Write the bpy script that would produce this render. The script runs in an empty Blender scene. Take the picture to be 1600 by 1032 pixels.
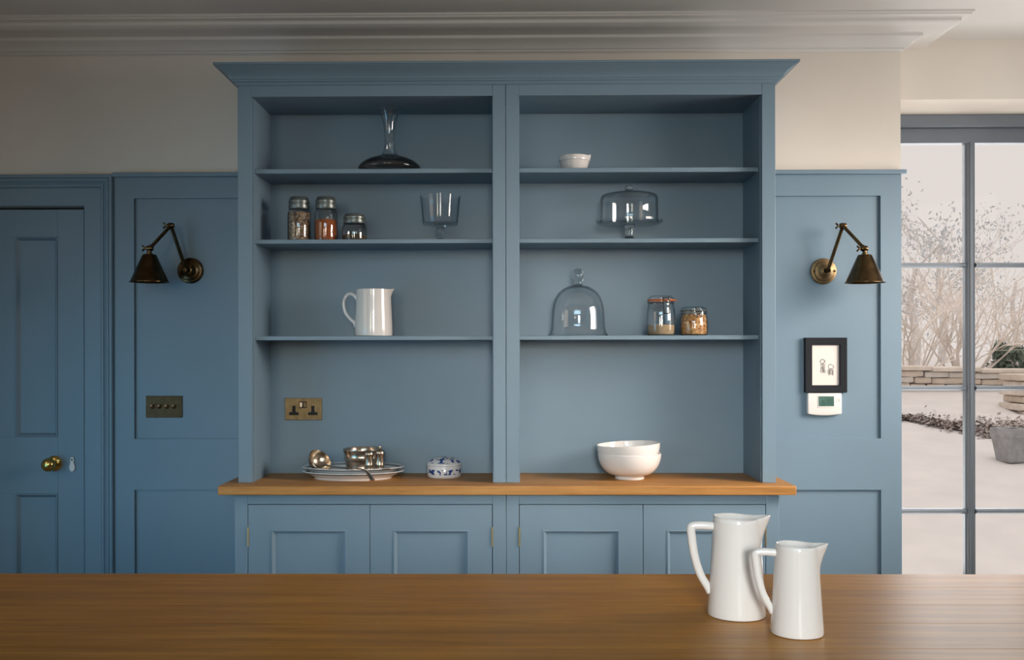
import bpy, bmesh, math, random
from mathutils import Vector, Matrix

S = bpy.context.scene
COL = S.collection
PI = math.pi
random.seed(7)

# ------------------------------------------------------------------ camera
cam_d = bpy.data.cameras.new('camera')
cam = bpy.data.objects.new('camera', cam_d)
COL.objects.link(cam)
cam_d.sensor_width = 36.0
cam_d.lens = 1555.0 / 1600.0 * 36.0
cam_d.shift_x = 25.4 / 1600.0
cam_d.shift_y = 32.0 / 1600.0
cam_d.clip_start = 0.02
cam_d.clip_end = 200
cam.matrix_world = (Matrix.Translation((0, -3.95, 1.40)) @ Matrix.Rotation(0.0125, 4, 'Z')
                    @ Matrix.Rotation(PI / 2, 4, 'X') @ Matrix.Rotation(-0.0018, 4, 'Z'))
S.camera = cam

# ------------------------------------------------------------------ sky, sun, daylight through the windows, added fill, exposure
world = bpy.data.worlds.new('world')
S.world = world
world.use_nodes = True
bg = world.node_tree.nodes['Background']
bg.inputs[0].default_value = (0.80, 0.735, 0.70, 1)      # even, overcast white sky
bg.inputs[1].default_value = 1.07


def light(name, kind, loc, aim, energy, color, **kw):
    d = bpy.data.lights.new(name, kind)
    d.energy = energy
    d.color = color
    for k, v in kw.items():
        setattr(d, k, v)
    o = bpy.data.objects.new(name, d)
    COL.objects.link(o)
    o.location = loc
    o.rotation_euler = (Vector(aim) - Vector(loc)).to_track_quat('-Z', 'Y').to_euler()
    return o


light('sun', 'SUN', (0, -10, 20), (0, -7, 0), 1.05, (1.0, 0.97, 0.94), angle=0.5)
# daylight entering by the windows of the room, and an added ceiling fill
DAY = [   # name, place, aim, power, colour, width, height, spread in degrees
    ('daylight_garden_window', (2.12, 1.55, 2.15), (1.95, -2.0, 0.90), 25, (0.96, 0.98, 1.0), 1.6, 1.4, 150),
    ('daylight_from_gravel', (2.06, 1.05, 0.70), (2.06, -0.3, 2.30), 19, (0.93, 0.97, 1.0), 1.2, 1.0, 180),
    ('daylight_right_window', (2.53, -1.35, 2.00), (0.1, -0.3, 0.70), 21, (1.0, 0.87, 0.77), 0.9, 0.8, 90),
    ('daylight_right_window_near', (2.53, -0.72, 1.70), (0.9, -0.2, 1.75), 14.5, (1.0, 0.99, 0.97), 0.7, 1.1, 180),
    ('daylight_left_window', (-2.60, -2.0, 0.95), (-1.1, 0, 0.80), 4.0, (0.12, 0.60, 1.0), 1.3, 1.3, 85),
    ('daylight_left_window_upper', (-2.60, -2.0, 2.00), (-0.7, -0.2, 0.70), 1.2, (1.0, 0.78, 0.50), 1.3, 0.8, 85),
    ('daylight_front_window', (0.35, -6.95, 1.85), (0.40, 0, 0.60), 5.3, (1.0, 0.95, 0.86), 0.8, 1.2, 34),
    ('daylight_front_window_upper', (0.35, -6.95, 2.20), (0.40, 0, 0.0), 2.2, (0.70, 0.88, 1.0), 0.8, 0.7, 30),
    ('daylight_front_window_far', (-1.8, -6.95, 1.85), (-0.9, 0, 1.0), 1.8, (1.0, 0.95, 0.70), 0.8, 1.2, 50),
    ('fill_under_ceiling', (-0.3, -4.6, 2.58), (0.3, 0, 0.5), 5.6, (0.55, 0.82, 1.0), 2.3, 0.5, 70),  # unseen fill lamp, added under the closed ceiling
]
for n, loc, aim, en, c, sx, sy, sp in DAY:
    light(n, 'AREA', loc, aim, en, c, shape='RECTANGLE', size=sx, size_y=sy, spread=math.radians(sp))

S.view_settings.view_transform = 'Standard'
S.view_settings.look = 'None'
S.view_settings.exposure = 0.0
S.view_settings.gamma = 1.0
S.view_settings.use_curve_mapping = False
S.cycles.max_bounces = 10
S.cycles.diffuse_bounces = 3
S.cycles.glossy_bounces = 5
S.cycles.transmission_bounces = 8
S.cycles.transparent_max_bounces = 24
S.cycles.sample_clamp_indirect = 4.0
S.cycles.caustics_reflective = False
S.cycles.caustics_refractive = False


# ------------------------------------------------------------------ materials
def new_mat(name):
    m = bpy.data.materials.new(name)
    m.use_nodes = True
    nt = m.node_tree
    return m, nt, nt.nodes['Principled BSDF'], nt.nodes['Material Output']


def noise(nt, scale, detail=3, vec=None, rough=0.55):
    n = nt.nodes.new('ShaderNodeTexNoise')
    n.inputs['Scale'].default_value = scale
    n.inputs['Detail'].default_value = detail
    n.inputs['Roughness'].default_value = rough
    if vec is not None:
        nt.links.new(vec, n.inputs['Vector'])
    return n


def coords(nt, scale=(1, 1, 1), kind='Object', rand=False):
    t = nt.nodes.new('ShaderNodeTexCoord')
    mp = nt.nodes.new('ShaderNodeMapping')
    mp.inputs['Scale'].default_value = scale
    nt.links.new(t.outputs[kind], mp.inputs['Vector'])
    if rand:
        oi = nt.nodes.new('ShaderNodeObjectInfo')
        mu = nt.nodes.new('ShaderNodeMath')
        mu.operation = 'MULTIPLY'
        mu.inputs[1].default_value = 37.0
        nt.links.new(oi.outputs['Random'], mu.inputs[0])
        nt.links.new(mu.outputs[0], mp.inputs['Location'])
    return mp.outputs[0]


def ramp(nt, fac, stops):
    r = nt.nodes.new('ShaderNodeValToRGB')
    el = r.color_ramp.elements
    while len(el) < len(stops):
        el.new(0.5)
    for e, (p, c) in zip(el, stops):
        e.position = p
        e.color = (c[0], c[1], c[2], 1)
    nt.links.new(fac, r.inputs[0])
    return r.outputs[0]


def bump(nt, h, strength, dist, bsdf):
    b = nt.nodes.new('ShaderNodeBump')
    b.inputs['Strength'].default_value = strength
    b.inputs['Distance'].default_value = dist
    nt.links.new(h, b.inputs['Height'])
    nt.links.new(b.outputs[0], bsdf.inputs['Normal'])


def plain(name, col, rough=0.5, metal=0.0, var=0.06, scale=8, bmp=0.0, bscale=60, spec=0.5, coat=0.0):
    """Solid colour with a faint mottling and optional fine relief."""
    m, nt, b, out = new_mat(name)
    v = coords(nt)
    n = noise(nt, scale, 4, v)
    lo = [max(0, c * (1 - var)) for c in col]
    hi = [min(1, c * (1 + var)) for c in col]
    nt.links.new(ramp(nt, n.outputs[0], [(0.3, lo), (0.7, hi)]), b.inputs['Base Color'])
    b.inputs['Roughness'].default_value = rough
    b.inputs['Metallic'].default_value = metal
    b.inputs['Specular IOR Level'].default_value = spec
    if coat:
        b.inputs['Coat Weight'].default_value = coat
        b.inputs['Coat Roughness'].default_value = 0.05
    if bmp:
        bump(nt, noise(nt, bscale, 3, v).outputs[0], bmp, 0.002, b)
    return m


def oak(name, dark, mid, light_, rough=0.38, rand=False):
    m, nt, b, out = new_mat(name)
    v1 = coords(nt, (0.9, 14, 14), rand=rand)
    v2 = coords(nt, (3.5, 160, 160), rand=rand)
    n1 = noise(nt, 2.4, 6, v1, 0.6)
    n2 = noise(nt, 2.0, 3, v2, 0.6)
    c1 = ramp(nt, n1.outputs[0], [(0.28, dark), (0.5, mid), (0.72, light_)])
    c2 = ramp(nt, n2.outputs[0], [(0.36, (0.62, 0.58, 0.54)), (0.52, (1, 1, 1))])
    mx = nt.nodes.new('ShaderNodeMix')
    mx.data_type = 'RGBA'
    mx.blend_type = 'MULTIPLY'
    mx.inputs['Factor'].default_value = 0.6
    nt.links.new(c1, mx.inputs['A'])
    nt.links.new(c2, mx.inputs['B'])
    nt.links.new(mx.outputs['Result'], b.inputs['Base Color'])
    b.inputs['Roughness'].default_value = rough
    b.inputs['Specular IOR Level'].default_value = 0.22
    bump(nt, n2.outputs[0], 0.12, 0.001, b)
    return m


def glass(name, tint=(0.93, 0.95, 0.95), edge=(0.42, 0.47, 0.48), rough=0.02, refl=1.0):
    """Thin clear glass: see-through, darker where it is seen edge on, mirror-like by Fresnel."""
    m, nt, b, out = new_mat(name)
    nt.nodes.remove(b)
    lw = nt.nodes.new('ShaderNodeLayerWeight')
    lw.inputs['Blend'].default_value = 0.5
    tr = nt.nodes.new('ShaderNodeBsdfTransparent')
    nt.links.new(ramp(nt, lw.outputs['Facing'], [(0.55, tint), (0.97, edge)]), tr.inputs[0])
    gl = nt.nodes.new('ShaderNodeBsdfGlossy')
    gl.inputs['Roughness'].default_value = rough
    gl.inputs['Color'].default_value = (refl, refl, refl, 1)
    pw = nt.nodes.new('ShaderNodeMath')          # Schlick's rule, the same from both sides of the wall
    pw.operation = 'POWER'
    pw.inputs[1].default_value = 5.0
    nt.links.new(lw.outputs['Facing'], pw.inputs[0])
    fr = nt.nodes.new('ShaderNodeMath')
    fr.operation = 'MULTIPLY_ADD'
    fr.inputs[1].default_value = 0.60
    fr.inputs[2].default_value = 0.045
    nt.links.new(pw.outputs[0], fr.inputs[0])
    mx = nt.nodes.new('ShaderNodeMixShader')
    nt.links.new(fr.outputs[0], mx.inputs[0])
    nt.links.new(tr.outputs[0], mx.inputs[1])
    nt.links.new(gl.outputs[0], mx.inputs[2])
    nt.links.new(mx.outputs[0], out.inputs[0])
    return m


def solid_glass(name, col=(0.95, 0.97, 0.97)):
    m, nt, b, out = new_mat(name)
    b.inputs['Base Color'].default_value = (*col, 1)
    b.inputs['Transmission Weight'].default_value = 1.0
    b.inputs['Roughness'].default_value = 0.02
    b.inputs['IOR'].default_value = 1.45
    return m


def grains(name, cols, scale, rough=0.6):
    m, nt, b, out = new_mat(name)
    v = coords(nt)
    vo = nt.nodes.new('ShaderNodeTexVoronoi')
    vo.inputs['Scale'].default_value = scale
    nt.links.new(v, vo.inputs['Vector'])
    sp = nt.nodes.new('ShaderNodeSeparateColor')
    nt.links.new(vo.outputs['Color'], sp.inputs[0])
    k = len(cols)
    nt.links.new(ramp(nt, sp.outputs[0], [((i + 0.5) / k, c) for i, c in enumerate(cols)]), b.inputs['Base Color'])
    b.inputs['Roughness'].default_value = rough
    bump(nt, vo.outputs['Distance'], 0.8, -0.004, b)
    return m


BLUE = (0.175, 0.258, 0.325)
M_BLUE = plain('blue_paint', BLUE, 0.42, var=0.035, scale=3, bmp=0.05, bscale=140)
M_CREAM = plain('cream_wall', (0.80, 0.715, 0.625), 0.75, var=0.03, scale=2, bmp=0.08, bscale=90)
M_PLASTER = plain('white_plaster', (0.74, 0.70, 0.655), 0.7, var=0.03, scale=2, bmp=0.05, bscale=60)
M_FRAME = plain('grey_window_paint', (0.185, 0.21, 0.24), 0.40, var=0.05, scale=6)
M_OAK = oak('oak_worktop', (0.33, 0.150, 0.040), (0.47, 0.220, 0.062), (0.58, 0.30, 0.098), 0.5)
M_OAK2 = oak('oak_island', (0.300, 0.122, 0.012), (0.410, 0.176, 0.020), (0.520, 0.240, 0.034), 0.36, rand=True)
M_FLOOR = oak('floor_oak', (0.20, 0.13, 0.08), (0.28, 0.19, 0.12), (0.36, 0.25, 0.16), 0.5)
M_CERAMIC = plain('white_glaze', (0.80, 0.755, 0.72), 0.10, var=0.015, scale=4, coat=0.4)
M_BRONZE = plain('aged_brass', (0.100, 0.064, 0.030), 0.26, 1.0, var=0.35, scale=30)
M_PLATE = plain('antique_brass_plate', (0.215, 0.150, 0.078), 0.45, 1.0, var=0.2, scale=40)
M_BROWNPL = plain('dark_bronze_plate', (0.085, 0.056, 0.030), 0.5, 1.0, var=0.2, scale=40)
M_BRASS = plain('polished_brass', (0.62, 0.43, 0.13), 0.20, 1.0, var=0.06, scale=10)
M_HINGE = plain('hinge_brass', (0.72, 0.53, 0.27), 0.35, 1.0, var=0.05)
M_SILVER = plain('warm_silver', (0.60, 0.49, 0.38), 0.25, 1.0, var=0.10, scale=25)  # warm reflections of the wood are painted into the metal colour
M_STEEL = plain('jar_wire', (0.62, 0.62, 0.60), 0.25, 1.0, var=0.05)
M_DWIRE = plain('dark_jar_wire', (0.045, 0.05, 0.05), 0.35, 0.6, var=0.05)
M_BLACK = plain('black_plastic', (0.008, 0.008, 0.009), 0.5, var=0.1, spec=0.25)
M_GAPSHADE = plain('gap_shade', (0.006, 0.006, 0.007), 0.9, var=0.1)
M_CHAR = plain('charcoal_frame', (0.007, 0.0085, 0.013), 0.6, var=0.1, spec=0.25)
M_PAPER = plain('sketch_paper', (0.78, 0.71, 0.65), 0.8, var=0.03, scale=20)
M_PENCIL = plain('pencil', (0.25, 0.235, 0.225), 0.8, var=0.2, scale=80)
M_WHITEPL = plain('white_plastic', (0.78, 0.73, 0.69), 0.35, var=0.02)
M_LCD = plain('green_screen', (0.085, 0.165, 0.14), 0.2, var=0.15, scale=30)
M_LCDINK = plain('screen_ink', (0.02, 0.045, 0.042), 0.3)
M_ORANGE = plain('orange_rubber', (0.55, 0.13, 0.03), 0.5, var=0.08)
M_GREYLID = plain('grey_lid', (0.20, 0.22, 0.21), 0.35, 0.6, var=0.1)
M_BULB = plain('frosted_bulb', (0.7, 0.68, 0.64), 0.3)
M_GLASS = glass('clear_glass', (0.985, 0.988, 0.988), (0.50, 0.54, 0.55))
M_GLASSD = glass('smoked_glass', (0.72, 0.68, 0.66), (0.35, 0.32, 0.31))
M_PANE = glass('window_glass', (0.985, 0.985, 0.985), (0.90, 0.92, 0.92), 0.0, 0.04)
M_KNOBGL = solid_glass('thick_glass')
M_BEANS = grains('speckled_beans', [(0.035, 0.022, 0.012), (0.33, 0.22, 0.13), (0.45, 0.33, 0.22), (0.24, 0.15, 0.08)], 170)
M_LENTIL = grains('orange_lentils', [(0.46, 0.115, 0.022), (0.56, 0.15, 0.035), (0.40, 0.09, 0.018)], 420)
M_DARKSP = grains('dark_spice', [(0.035, 0.022, 0.010), (0.08, 0.05, 0.02), (0.13, 0.09, 0.04)], 260)
M_SUGAR = grains('pale_grain', [(0.50, 0.36, 0.21), (0.58, 0.43, 0.26), (0.45, 0.31, 0.17)], 500)
M_CORN = grains('golden_corn', [(0.42, 0.17, 0.035), (0.62, 0.32, 0.10), (0.52, 0.22, 0.05), (0.80, 0.55, 0.28), (0.30, 0.10, 0.02)], 140)


def banded_china():
    """White china with cobalt brush marks in two bands (flat print on the glaze)."""
    m, nt, b, out = new_mat('blue_and_white_china')
    t = nt.nodes.new('ShaderNodeTexCoord')
    sx = nt.nodes.new('ShaderNodeSeparateXYZ')
    nt.links.new(t.outputs['Object'], sx.inputs[0])
    n = noise(nt, 62, 2, t.outputs['Object'], 0.4)
    th = ramp(nt, n.outputs[0], [(0.50, (0, 0, 0)), (0.54, (1, 1, 1))])
    band = ramp(nt, sx.outputs['Z'], [(0.0, (0, 0, 0)), (0.0132, (0, 0, 0)), (0.0134, (1, 1, 1)), (0.033, (1, 1, 1)), (0.0332, (0, 0, 0)), (0.056, (0, 0, 0)), (0.0562, (1, 1, 1))])
    mul = nt.nodes.new('ShaderNodeMath')
    mul.operation = 'MULTIPLY'
    nt.links.new(th, mul.inputs[0])
    nt.links.new(band, mul.inputs[1])
    nt.links.new(ramp(nt, mul.outputs[0], [(0.0, (0.72, 0.68, 0.66)), (1.0, (0.02, 0.055, 0.20))]), b.inputs['Base Color'])
    b.inputs['Roughness'].default_value = 0.12
    return m


def rim_china():
    m, nt, b, out = new_mat('rim_shade_china')
    t = nt.nodes.new('ShaderNodeTexCoord')
    sx = nt.nodes.new('ShaderNodeSeparateXYZ')
    nt.links.new(t.outputs['Object'], sx.inputs[0])
    band = ramp(nt, sx.outputs['Z'], [(0.0, (0.78, 0.765, 0.75)), (0.0226, (0.78, 0.765, 0.75)), (0.0228, (0.075, 0.115, 0.135)), (0.0272, (0.075, 0.115, 0.135)), (0.0274, (0.78, 0.765, 0.75))])  # dark band paints the shade between the stacked rims
    nt.links.new(band, b.inputs['Base Color'])
    b.inputs['Roughness'].default_value = 0.12
    return m


M_CHINA = banded_china()
M_RIMSHADE = rim_china()
M_STONE = [plain('pale_stone_%s' % n, c, 0.9, var=0.14, scale=9, bmp=0.5, bscale=25) for n, c in
           (('buff', (0.70, 0.62, 0.54)), ('grey', (0.70, 0.655, 0.61)), ('tan', (0.64, 0.545, 0.45)))]
M_GRAVEL = plain('pale_gravel', (0.68, 0.645, 0.625), 0.95, var=0.05, scale=3, bmp=0.3, bscale=40)
M_TROUGH = plain('weathered_trough', (0.33, 0.33, 0.34), 0.9, var=0.2, scale=14, bmp=0.5, bscale=30)
M_TWIG = plain('hazed_twigs', (0.80, 0.725, 0.665), 0.9, var=0.2, scale=2)  # washed-out haze painted into the pale twig, bark and leaf colours
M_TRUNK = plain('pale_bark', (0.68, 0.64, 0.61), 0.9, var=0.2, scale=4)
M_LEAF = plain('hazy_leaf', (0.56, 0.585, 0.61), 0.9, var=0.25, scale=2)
M_EVER = plain('evergreen_leaf', (0.20, 0.26, 0.21), 0.8, var=0.3, scale=3)
M_FALLEN = plain('fallen_leaf', (0.33, 0.275, 0.255), 0.9, var=0.4, scale=12)

# ------------------------------------------------------------------ mesh helpers
W = {}     # world position of every thing, so its parts can be written in room coordinates


class MB:
    def __init__(self):
        self.v, self.f = [], []

    def add(self, vs, fs):
        n = len(self.v)
        self.v += [tuple(p) for p in vs]
        self.f += [tuple(i + n for i in f) for f in fs]
        return self

    def box(self, x0, x1, y0, y1, z0, z1):
        return self.add([(x0, y0, z0), (x1, y0, z0), (x1, y1, z0), (x0, y1, z0), (x0, y0, z1), (x1, y0, z1), (x1, y1, z1), (x0, y1, z1)],
                        [(0, 3, 2, 1), (4, 5, 6, 7), (0, 1, 5, 4), (1, 2, 6, 5), (2, 3, 7, 6), (3, 0, 4, 7)])

    def lathe(self, prof, seg=40, c=(0, 0, 0), mod=None, sx=1.0, sy=1.0, axis='z'):
        """prof: (r, z) from one end to the other; ends on the axis close the shape. mod(x, y, z, r, ang, i) -> point."""
        vs, rows = [], []
        for i, (r, z) in enumerate(prof):
            if r < 1e-6:
                rows.append([len(vs)])
                vs.append((0, 0, z))
                continue
            row = []
            for k in range(seg):
                a = 2 * PI * k / seg
                p = (r * math.cos(a) * sx, r * math.sin(a) * sy, z)
                if mod:
                    p = mod(p[0], p[1], z, r, a, i)
                row.append(len(vs))
                vs.append(p)
            rows.append(row)
        fs = []
        for a, b in zip(rows, rows[1:]):
            if len(a) == 1 and len(b) == 1:
                continue
            for k in range(seg):
                k2 = (k + 1) % seg
                if len(a) == 1:
                    fs.append((a[0], b[k2], b[k])[::-1])
                elif len(b) == 1:
                    fs.append((a[k], a[k2], b[0]))
                else:
                    fs.append((a[k], a[k2], b[k2], b[k]))
        if axis == 'y':       # axis points to -y (towards the room)
            vs = [(x, -z, y) for x, y, z in vs]
        elif axis == 'x':
            vs = [(z, y, -x) for x, y, z in vs]
        vs = [(x + c[0], y + c[1], z + c[2]) for x, y, z in vs]
        return self.add(vs, fs)

    def tube(self, pts, r, seg=10, flat=1.0, up=(0, 0, 1), closed=False):
        """r: radius or list; flat squeezes the section along the side direction."""
        P = [Vector(p) for p in pts]
        n = len(P)
        R = r if isinstance(r, (list, tuple)) else [r] * n
        vs, fs = [], []
        prev = None
        for i in range(n):
            if closed:
                t = (P[(i + 1) % n] - P[i - 1]).normalized()
            else:
                t = (P[min(i + 1, n - 1)] - P[max(i - 1, 0)]).normalized()
            if prev is None:
                u = Vector(up)
                if abs(u.dot(t)) > 0.95:
                    u = Vector((0, 1, 0)) if abs(t.y) < 0.9 else Vector((1, 0, 0))
            else:
                u = prev
            u = (u - t * u.dot(t)).normalized()
            prev = u
            w = t.cross(u)
            for k in range(seg):
                a = 2 * PI * k / seg
                vs.append(P[i] + u * (R[i] * math.cos(a)) + w * (R[i] * flat * math.sin(a)))
        last = n if closed else n - 1
        for i in range(last):
            j = (i + 1) % n
            for k in range(seg):
                k2 = (k + 1) % seg
                fs.append((i * seg + k, i * seg + k2, j * seg + k2, j * seg + k))
        if not closed:
            fs.append(tuple(range(seg))[::-1])
            fs.append(tuple((n - 1) * seg + k for k in range(seg)))
        return self.add(vs, fs)

    def rings(self, x0, x1, z0, z1, prof, fill=False):
        """Mitred rectangular moulding on a wall plane: prof = (inset, y) steps from outside to inside."""
        vs = []
        for d, y in prof:
            vs += [(x0 + d, y, z0 + d), (x1 - d, y, z0 + d), (x1 - d, y, z1 - d), (x0 + d, y, z1 - d)]
        fs = []
        for i in range(len(prof) - 1):
            for k in range(4):
                k2 = (k + 1) % 4
                fs.append((4 * i + k, 4 * i + k2, 4 * i + 4 + k2, 4 * i + 4 + k))
        if fill:
            b = 4 * (len(prof) - 1)
            fs.append((b, b + 1, b + 2, b + 3))
        return self.add(vs, fs)

    def prism(self, outline, y0, y1):
        """Outline of (x, z) points, counter-clockwise seen from the room, thickened from y0 to y1."""
        n = len(outline)
        vs = [(x, y0, z) for x, z in outline] + [(x, y1, z) for x, z in outline]
        fs = [tuple(range(n)), tuple(range(n, 2 * n))[::-1]]
        fs += [(i, i + n, (i + 1) % n + n, (i + 1) % n) for i in range(n)]
        return self.add(vs, fs)

    def build(self, name, mat, parent=None, local=False, bevel=0.0, smooth=35, at=None, seg=2, rot=0.0):
        off = Vector((0, 0, 0))
        if parent is not None and not local:
            off = W[parent.name]
        if at is not None:
            off = Vector(at)
        me = bpy.data.meshes.new(name)
        me.from_pydata([Vector(p) - off for p in self.v], [], self.f)
        bm = bmesh.new()
        bm.from_mesh(me)
        bmesh.ops.recalc_face_normals(bm, faces=bm.faces)
        if bevel:
            ed = [e for e in bm.edges if len(e.link_faces) == 2 and e.calc_face_angle() > 0.6]
            bmesh.ops.bevel(bm, geom=ed, offset=bevel, segments=seg, affect='EDGES', clamp_overlap=True, profile=0.5)
        bm.to_mesh(me)
        bm.free()
        if bevel:
            smooth = min(smooth, 20)
        if smooth:
            for p in me.polygons:
                p.use_smooth = True
            me.set_sharp_from_angle(angle=math.radians(smooth))
        for mm in (mat if isinstance(mat, (list, tuple)) else [mat]):
            me.materials.append(mm)
        o = bpy.data.objects.new(name, me)
        COL.objects.link(o)
        if parent is not None:
            o.parent = parent
            W[o.name] = W[parent.name].copy()
        else:
            if at is not None:
                o.location = at
            W[o.name] = off
        return o


def thing(name, label, cat, loc=(0, 0, 0), rz=0.0, group=None):
    o = bpy.data.objects.new(name, None)
    o.empty_display_size = 0.05
    COL.objects.link(o)
    o.location = loc
    o.rotation_euler = (0, 0, rz)
    W[o.name] = Vector(loc)
    return tag(o, label, cat, group)


def tag(o, label, cat, group=None):
    o['label'] = label
    o['category'] = cat
    if group:
        o['group'] = group
    return o


def structure(o, label=None):
    o['kind'] = 'structure'
    if label:
        o['label'] = label
    return o


def struct_root(name, label, loc=(0, 0, 0)):
    o = bpy.data.objects.new(name, None)
    o.empty_display_size = 0.05
    COL.objects.link(o)
    o.location = loc
    W[o.name] = Vector(loc)
    return structure(o, label)


def box(name, mat, x0, x1, y0, y1, z0, z1, parent=None, bevel=0.0015, **kw):
    return MB().box(x0, x1, y0, y1, z0, z1).build(name, mat, parent, bevel=bevel, **kw)


def curve(ctrl, n=24):
    """Catmull-Rom through control points."""
    P = [Vector(p) for p in ctrl]
    P = [P[0] * 2 - P[1]] + P + [P[-1] * 2 - P[-2]]
    out = []
    m = len(P) - 3
    for i in range(n + 1):
        u = i / n * m
        k = min(int(u), m - 1)
        t = u - k
        a, b, c, d = P[k:k + 4]
        out.append(0.5 * ((2 * b) + (c - a) * t + (2 * a - 5 * b + 4 * c - d) * t * t + (3 * b - a - 3 * c + d) * t ** 3))
    return out


# ================================================================== ROOM SHELL
CEIL = 2.676
XL, XR, YF = -2.62, 2.55, -7.05
WE = 1.551           # outside corner where the dresser wall ends
YB = 0.163           # plane of the wall with the garden window
DL, DR, DT = -2.352, -1.683, 1.977       # door opening

b = MB()
b.box(XL - 0.15, DL, 0, YB + 0.12, 0, CEIL)
b.box(DL, DR, 0, YB + 0.12, DT, CEIL)
b.box(DR, WE, 0, YB + 0.12, 0, CEIL)
b.box(DL, DR, 0.085, YB + 0.12, 0, DT)
structure(b.build('wall_back', M_CREAM, smooth=0), 'cream plastered wall behind the blue dresser')

WX0, WX1, WZ1 = 1.60, 2.467, 2.4295
b = MB()
b.box(WE, WX0, YB, 0.50, 0, CEIL)
b.box(WX1, XR + 0.15, YB, 0.50, 0, CEIL)
b.box(WX0, WX1, YB, 0.50, WZ1, CEIL)
structure(b.build('wall_bay', M_CREAM, smooth=0), 'cream wall with a deep white reveal above the garden window')
b = MB()
ly0, ly1, lz0, lz1 = -2.70, -1.30, 0.25, 2.44
b.box(XL - 0.15, XL, YF, ly0, 0, CEIL)
b.box(XL - 0.15, XL, ly1, 0.0, 0, CEIL)
b.box(XL - 0.15, XL, ly0, ly1, 0, lz0)
b.box(XL - 0.15, XL, ly0, ly1, lz1, CEIL)
structure(b.build('wall_left', M_BLUE, smooth=0), 'blue wall on the left with a window')
# right wall with one broad window opening
b = MB()
ry0, ry1, rz0, rz1 = -1.90, -0.34, 1.10, 2.44
b.box(XR, XR + 0.15, YF, ry0, 0, CEIL)
b.box(XR, XR + 0.15, ry1, YB, 0, CEIL)
b.box(XR, XR + 0.15, ry0, ry1, 0, rz0)
b.box(XR, XR + 0.15, ry0, ry1, rz1, CEIL)
structure(b.build('wall_right', M_BLUE, smooth=0), 'blue wall on the right with a broad window')
# front wall (behind the viewer) with two narrow windows
b = MB()
ops = [(-2.25, -1.35), (-0.1, 0.8)]
xs = [XL - 0.15] + [v for o in ops for v in o] + [XR + 0.15]
for i in range(0, len(xs), 2):
    b.box(xs[i], xs[i + 1], YF - 0.15, YF, 0, CEIL)
for x0, x1 in ops:
    b.box(x0, x1, YF - 0.15, YF, 0, 0.35)
    b.box(x0, x1, YF - 0.15, YF, 2.56, CEIL)
structure(b.build('wall_front', M_BLUE, smooth=0), 'blue wall behind the viewer with two windows')
structure(box('ceiling', M_PLASTER, XL - 0.15, XR + 0.15, YF - 0.15, 0.5, CEIL, CEIL + 0.12, bevel=0), 'white plaster ceiling')
structure(box('floor', M_FLOOR, XL - 0.15, XR + 0.15, YF - 0.15, 0.5, -0.10, 0.0, bevel=0), 'oak floor')

# the plain windows outside the view: frames with glazing bars and panes
def plain_window(name, label, axis, u0, u1, z0, z1, w, nu, nz):
    r = struct_root(name, label)
    m = MB()
    t = 0.045
    def bx(a0, a1, c0, c1, d0, d1):
        if axis == 'x':
            m.box(a0, a1, d0, d1, c0, c1)
        else:
            m.box(d0, d1, a0, a1, c0, c1)
    for a0, a1, c0, c1 in ((u0, u0 + t, z0, z1), (u1 - t, u1, z0, z1), (u0 + t, u1 - t, z0, z0 + t), (u0 + t, u1 - t, z1 - t, z1)):
        bx(a0, a1, c0, c1, w - 0.03, w + 0.03)
    for i in range(1, nu):
        u = u0 + (u1 - u0) * i / nu
        bx(u - 0.013, u + 0.013, z0 + t, z1 - t, w - 0.02, w + 0.02)
    for i in range(1, nz):
        z = z0 + (z1 - z0) * i / nz
        bx(u0 + t, u1 - t, z - 0.011, z + 0.011, w - 0.018, w + 0.018)
    m.build('window_frame', M_FRAME, r, bevel=0)
    m = MB()
    bx(u0 + t, u1 - t, z0 + t, z1 - t, w - 0.002, w + 0.002)
    m.build('window_pane', M_PANE, r, smooth=0)

plain_window('window_2', 'broad window in the right wall', 'y', ry0, ry1, rz0, rz1, XR + 0.09, 4, 3)
plain_window('window_3', 'tall window behind the viewer on the left', 'x', ops[0][0], ops[0][1], 0.35, 2.56, YF - 0.09, 2, 4)
plain_window('window_6', 'tall window behind the viewer in the middle', 'x', ops[1][0], ops[1][1], 0.35, 2.56, YF - 0.09, 2, 4)
plain_window('window_4', 'window in the left wall', 'y', ly0, ly1, lz0, lz1, XL - 0.09, 3, 3)

fill_frame = struct_root('added_rooflight', 'long added rooflight frame under the solid ceiling behind the viewer')  # added round the fill lamp; the ceiling has no opening here
m = MB()
for a in ((-1.6, 1.0, -4.95, -4.89), (-1.6, 1.0, -4.31, -4.25), (-1.6, -1.54, -4.89, -4.31), (0.94, 1.0, -4.89, -4.31)):
    m.box(a[0], a[1], a[2], a[3], CEIL - 0.035, CEIL)
m.build('window_frame', M_FRAME, fill_frame, bevel=0)
box('window_pane', M_PANE, -1.54, 0.94, -4.89, -4.31, CEIL - 0.012, CEIL - 0.004, fill_frame, bevel=0)

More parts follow.
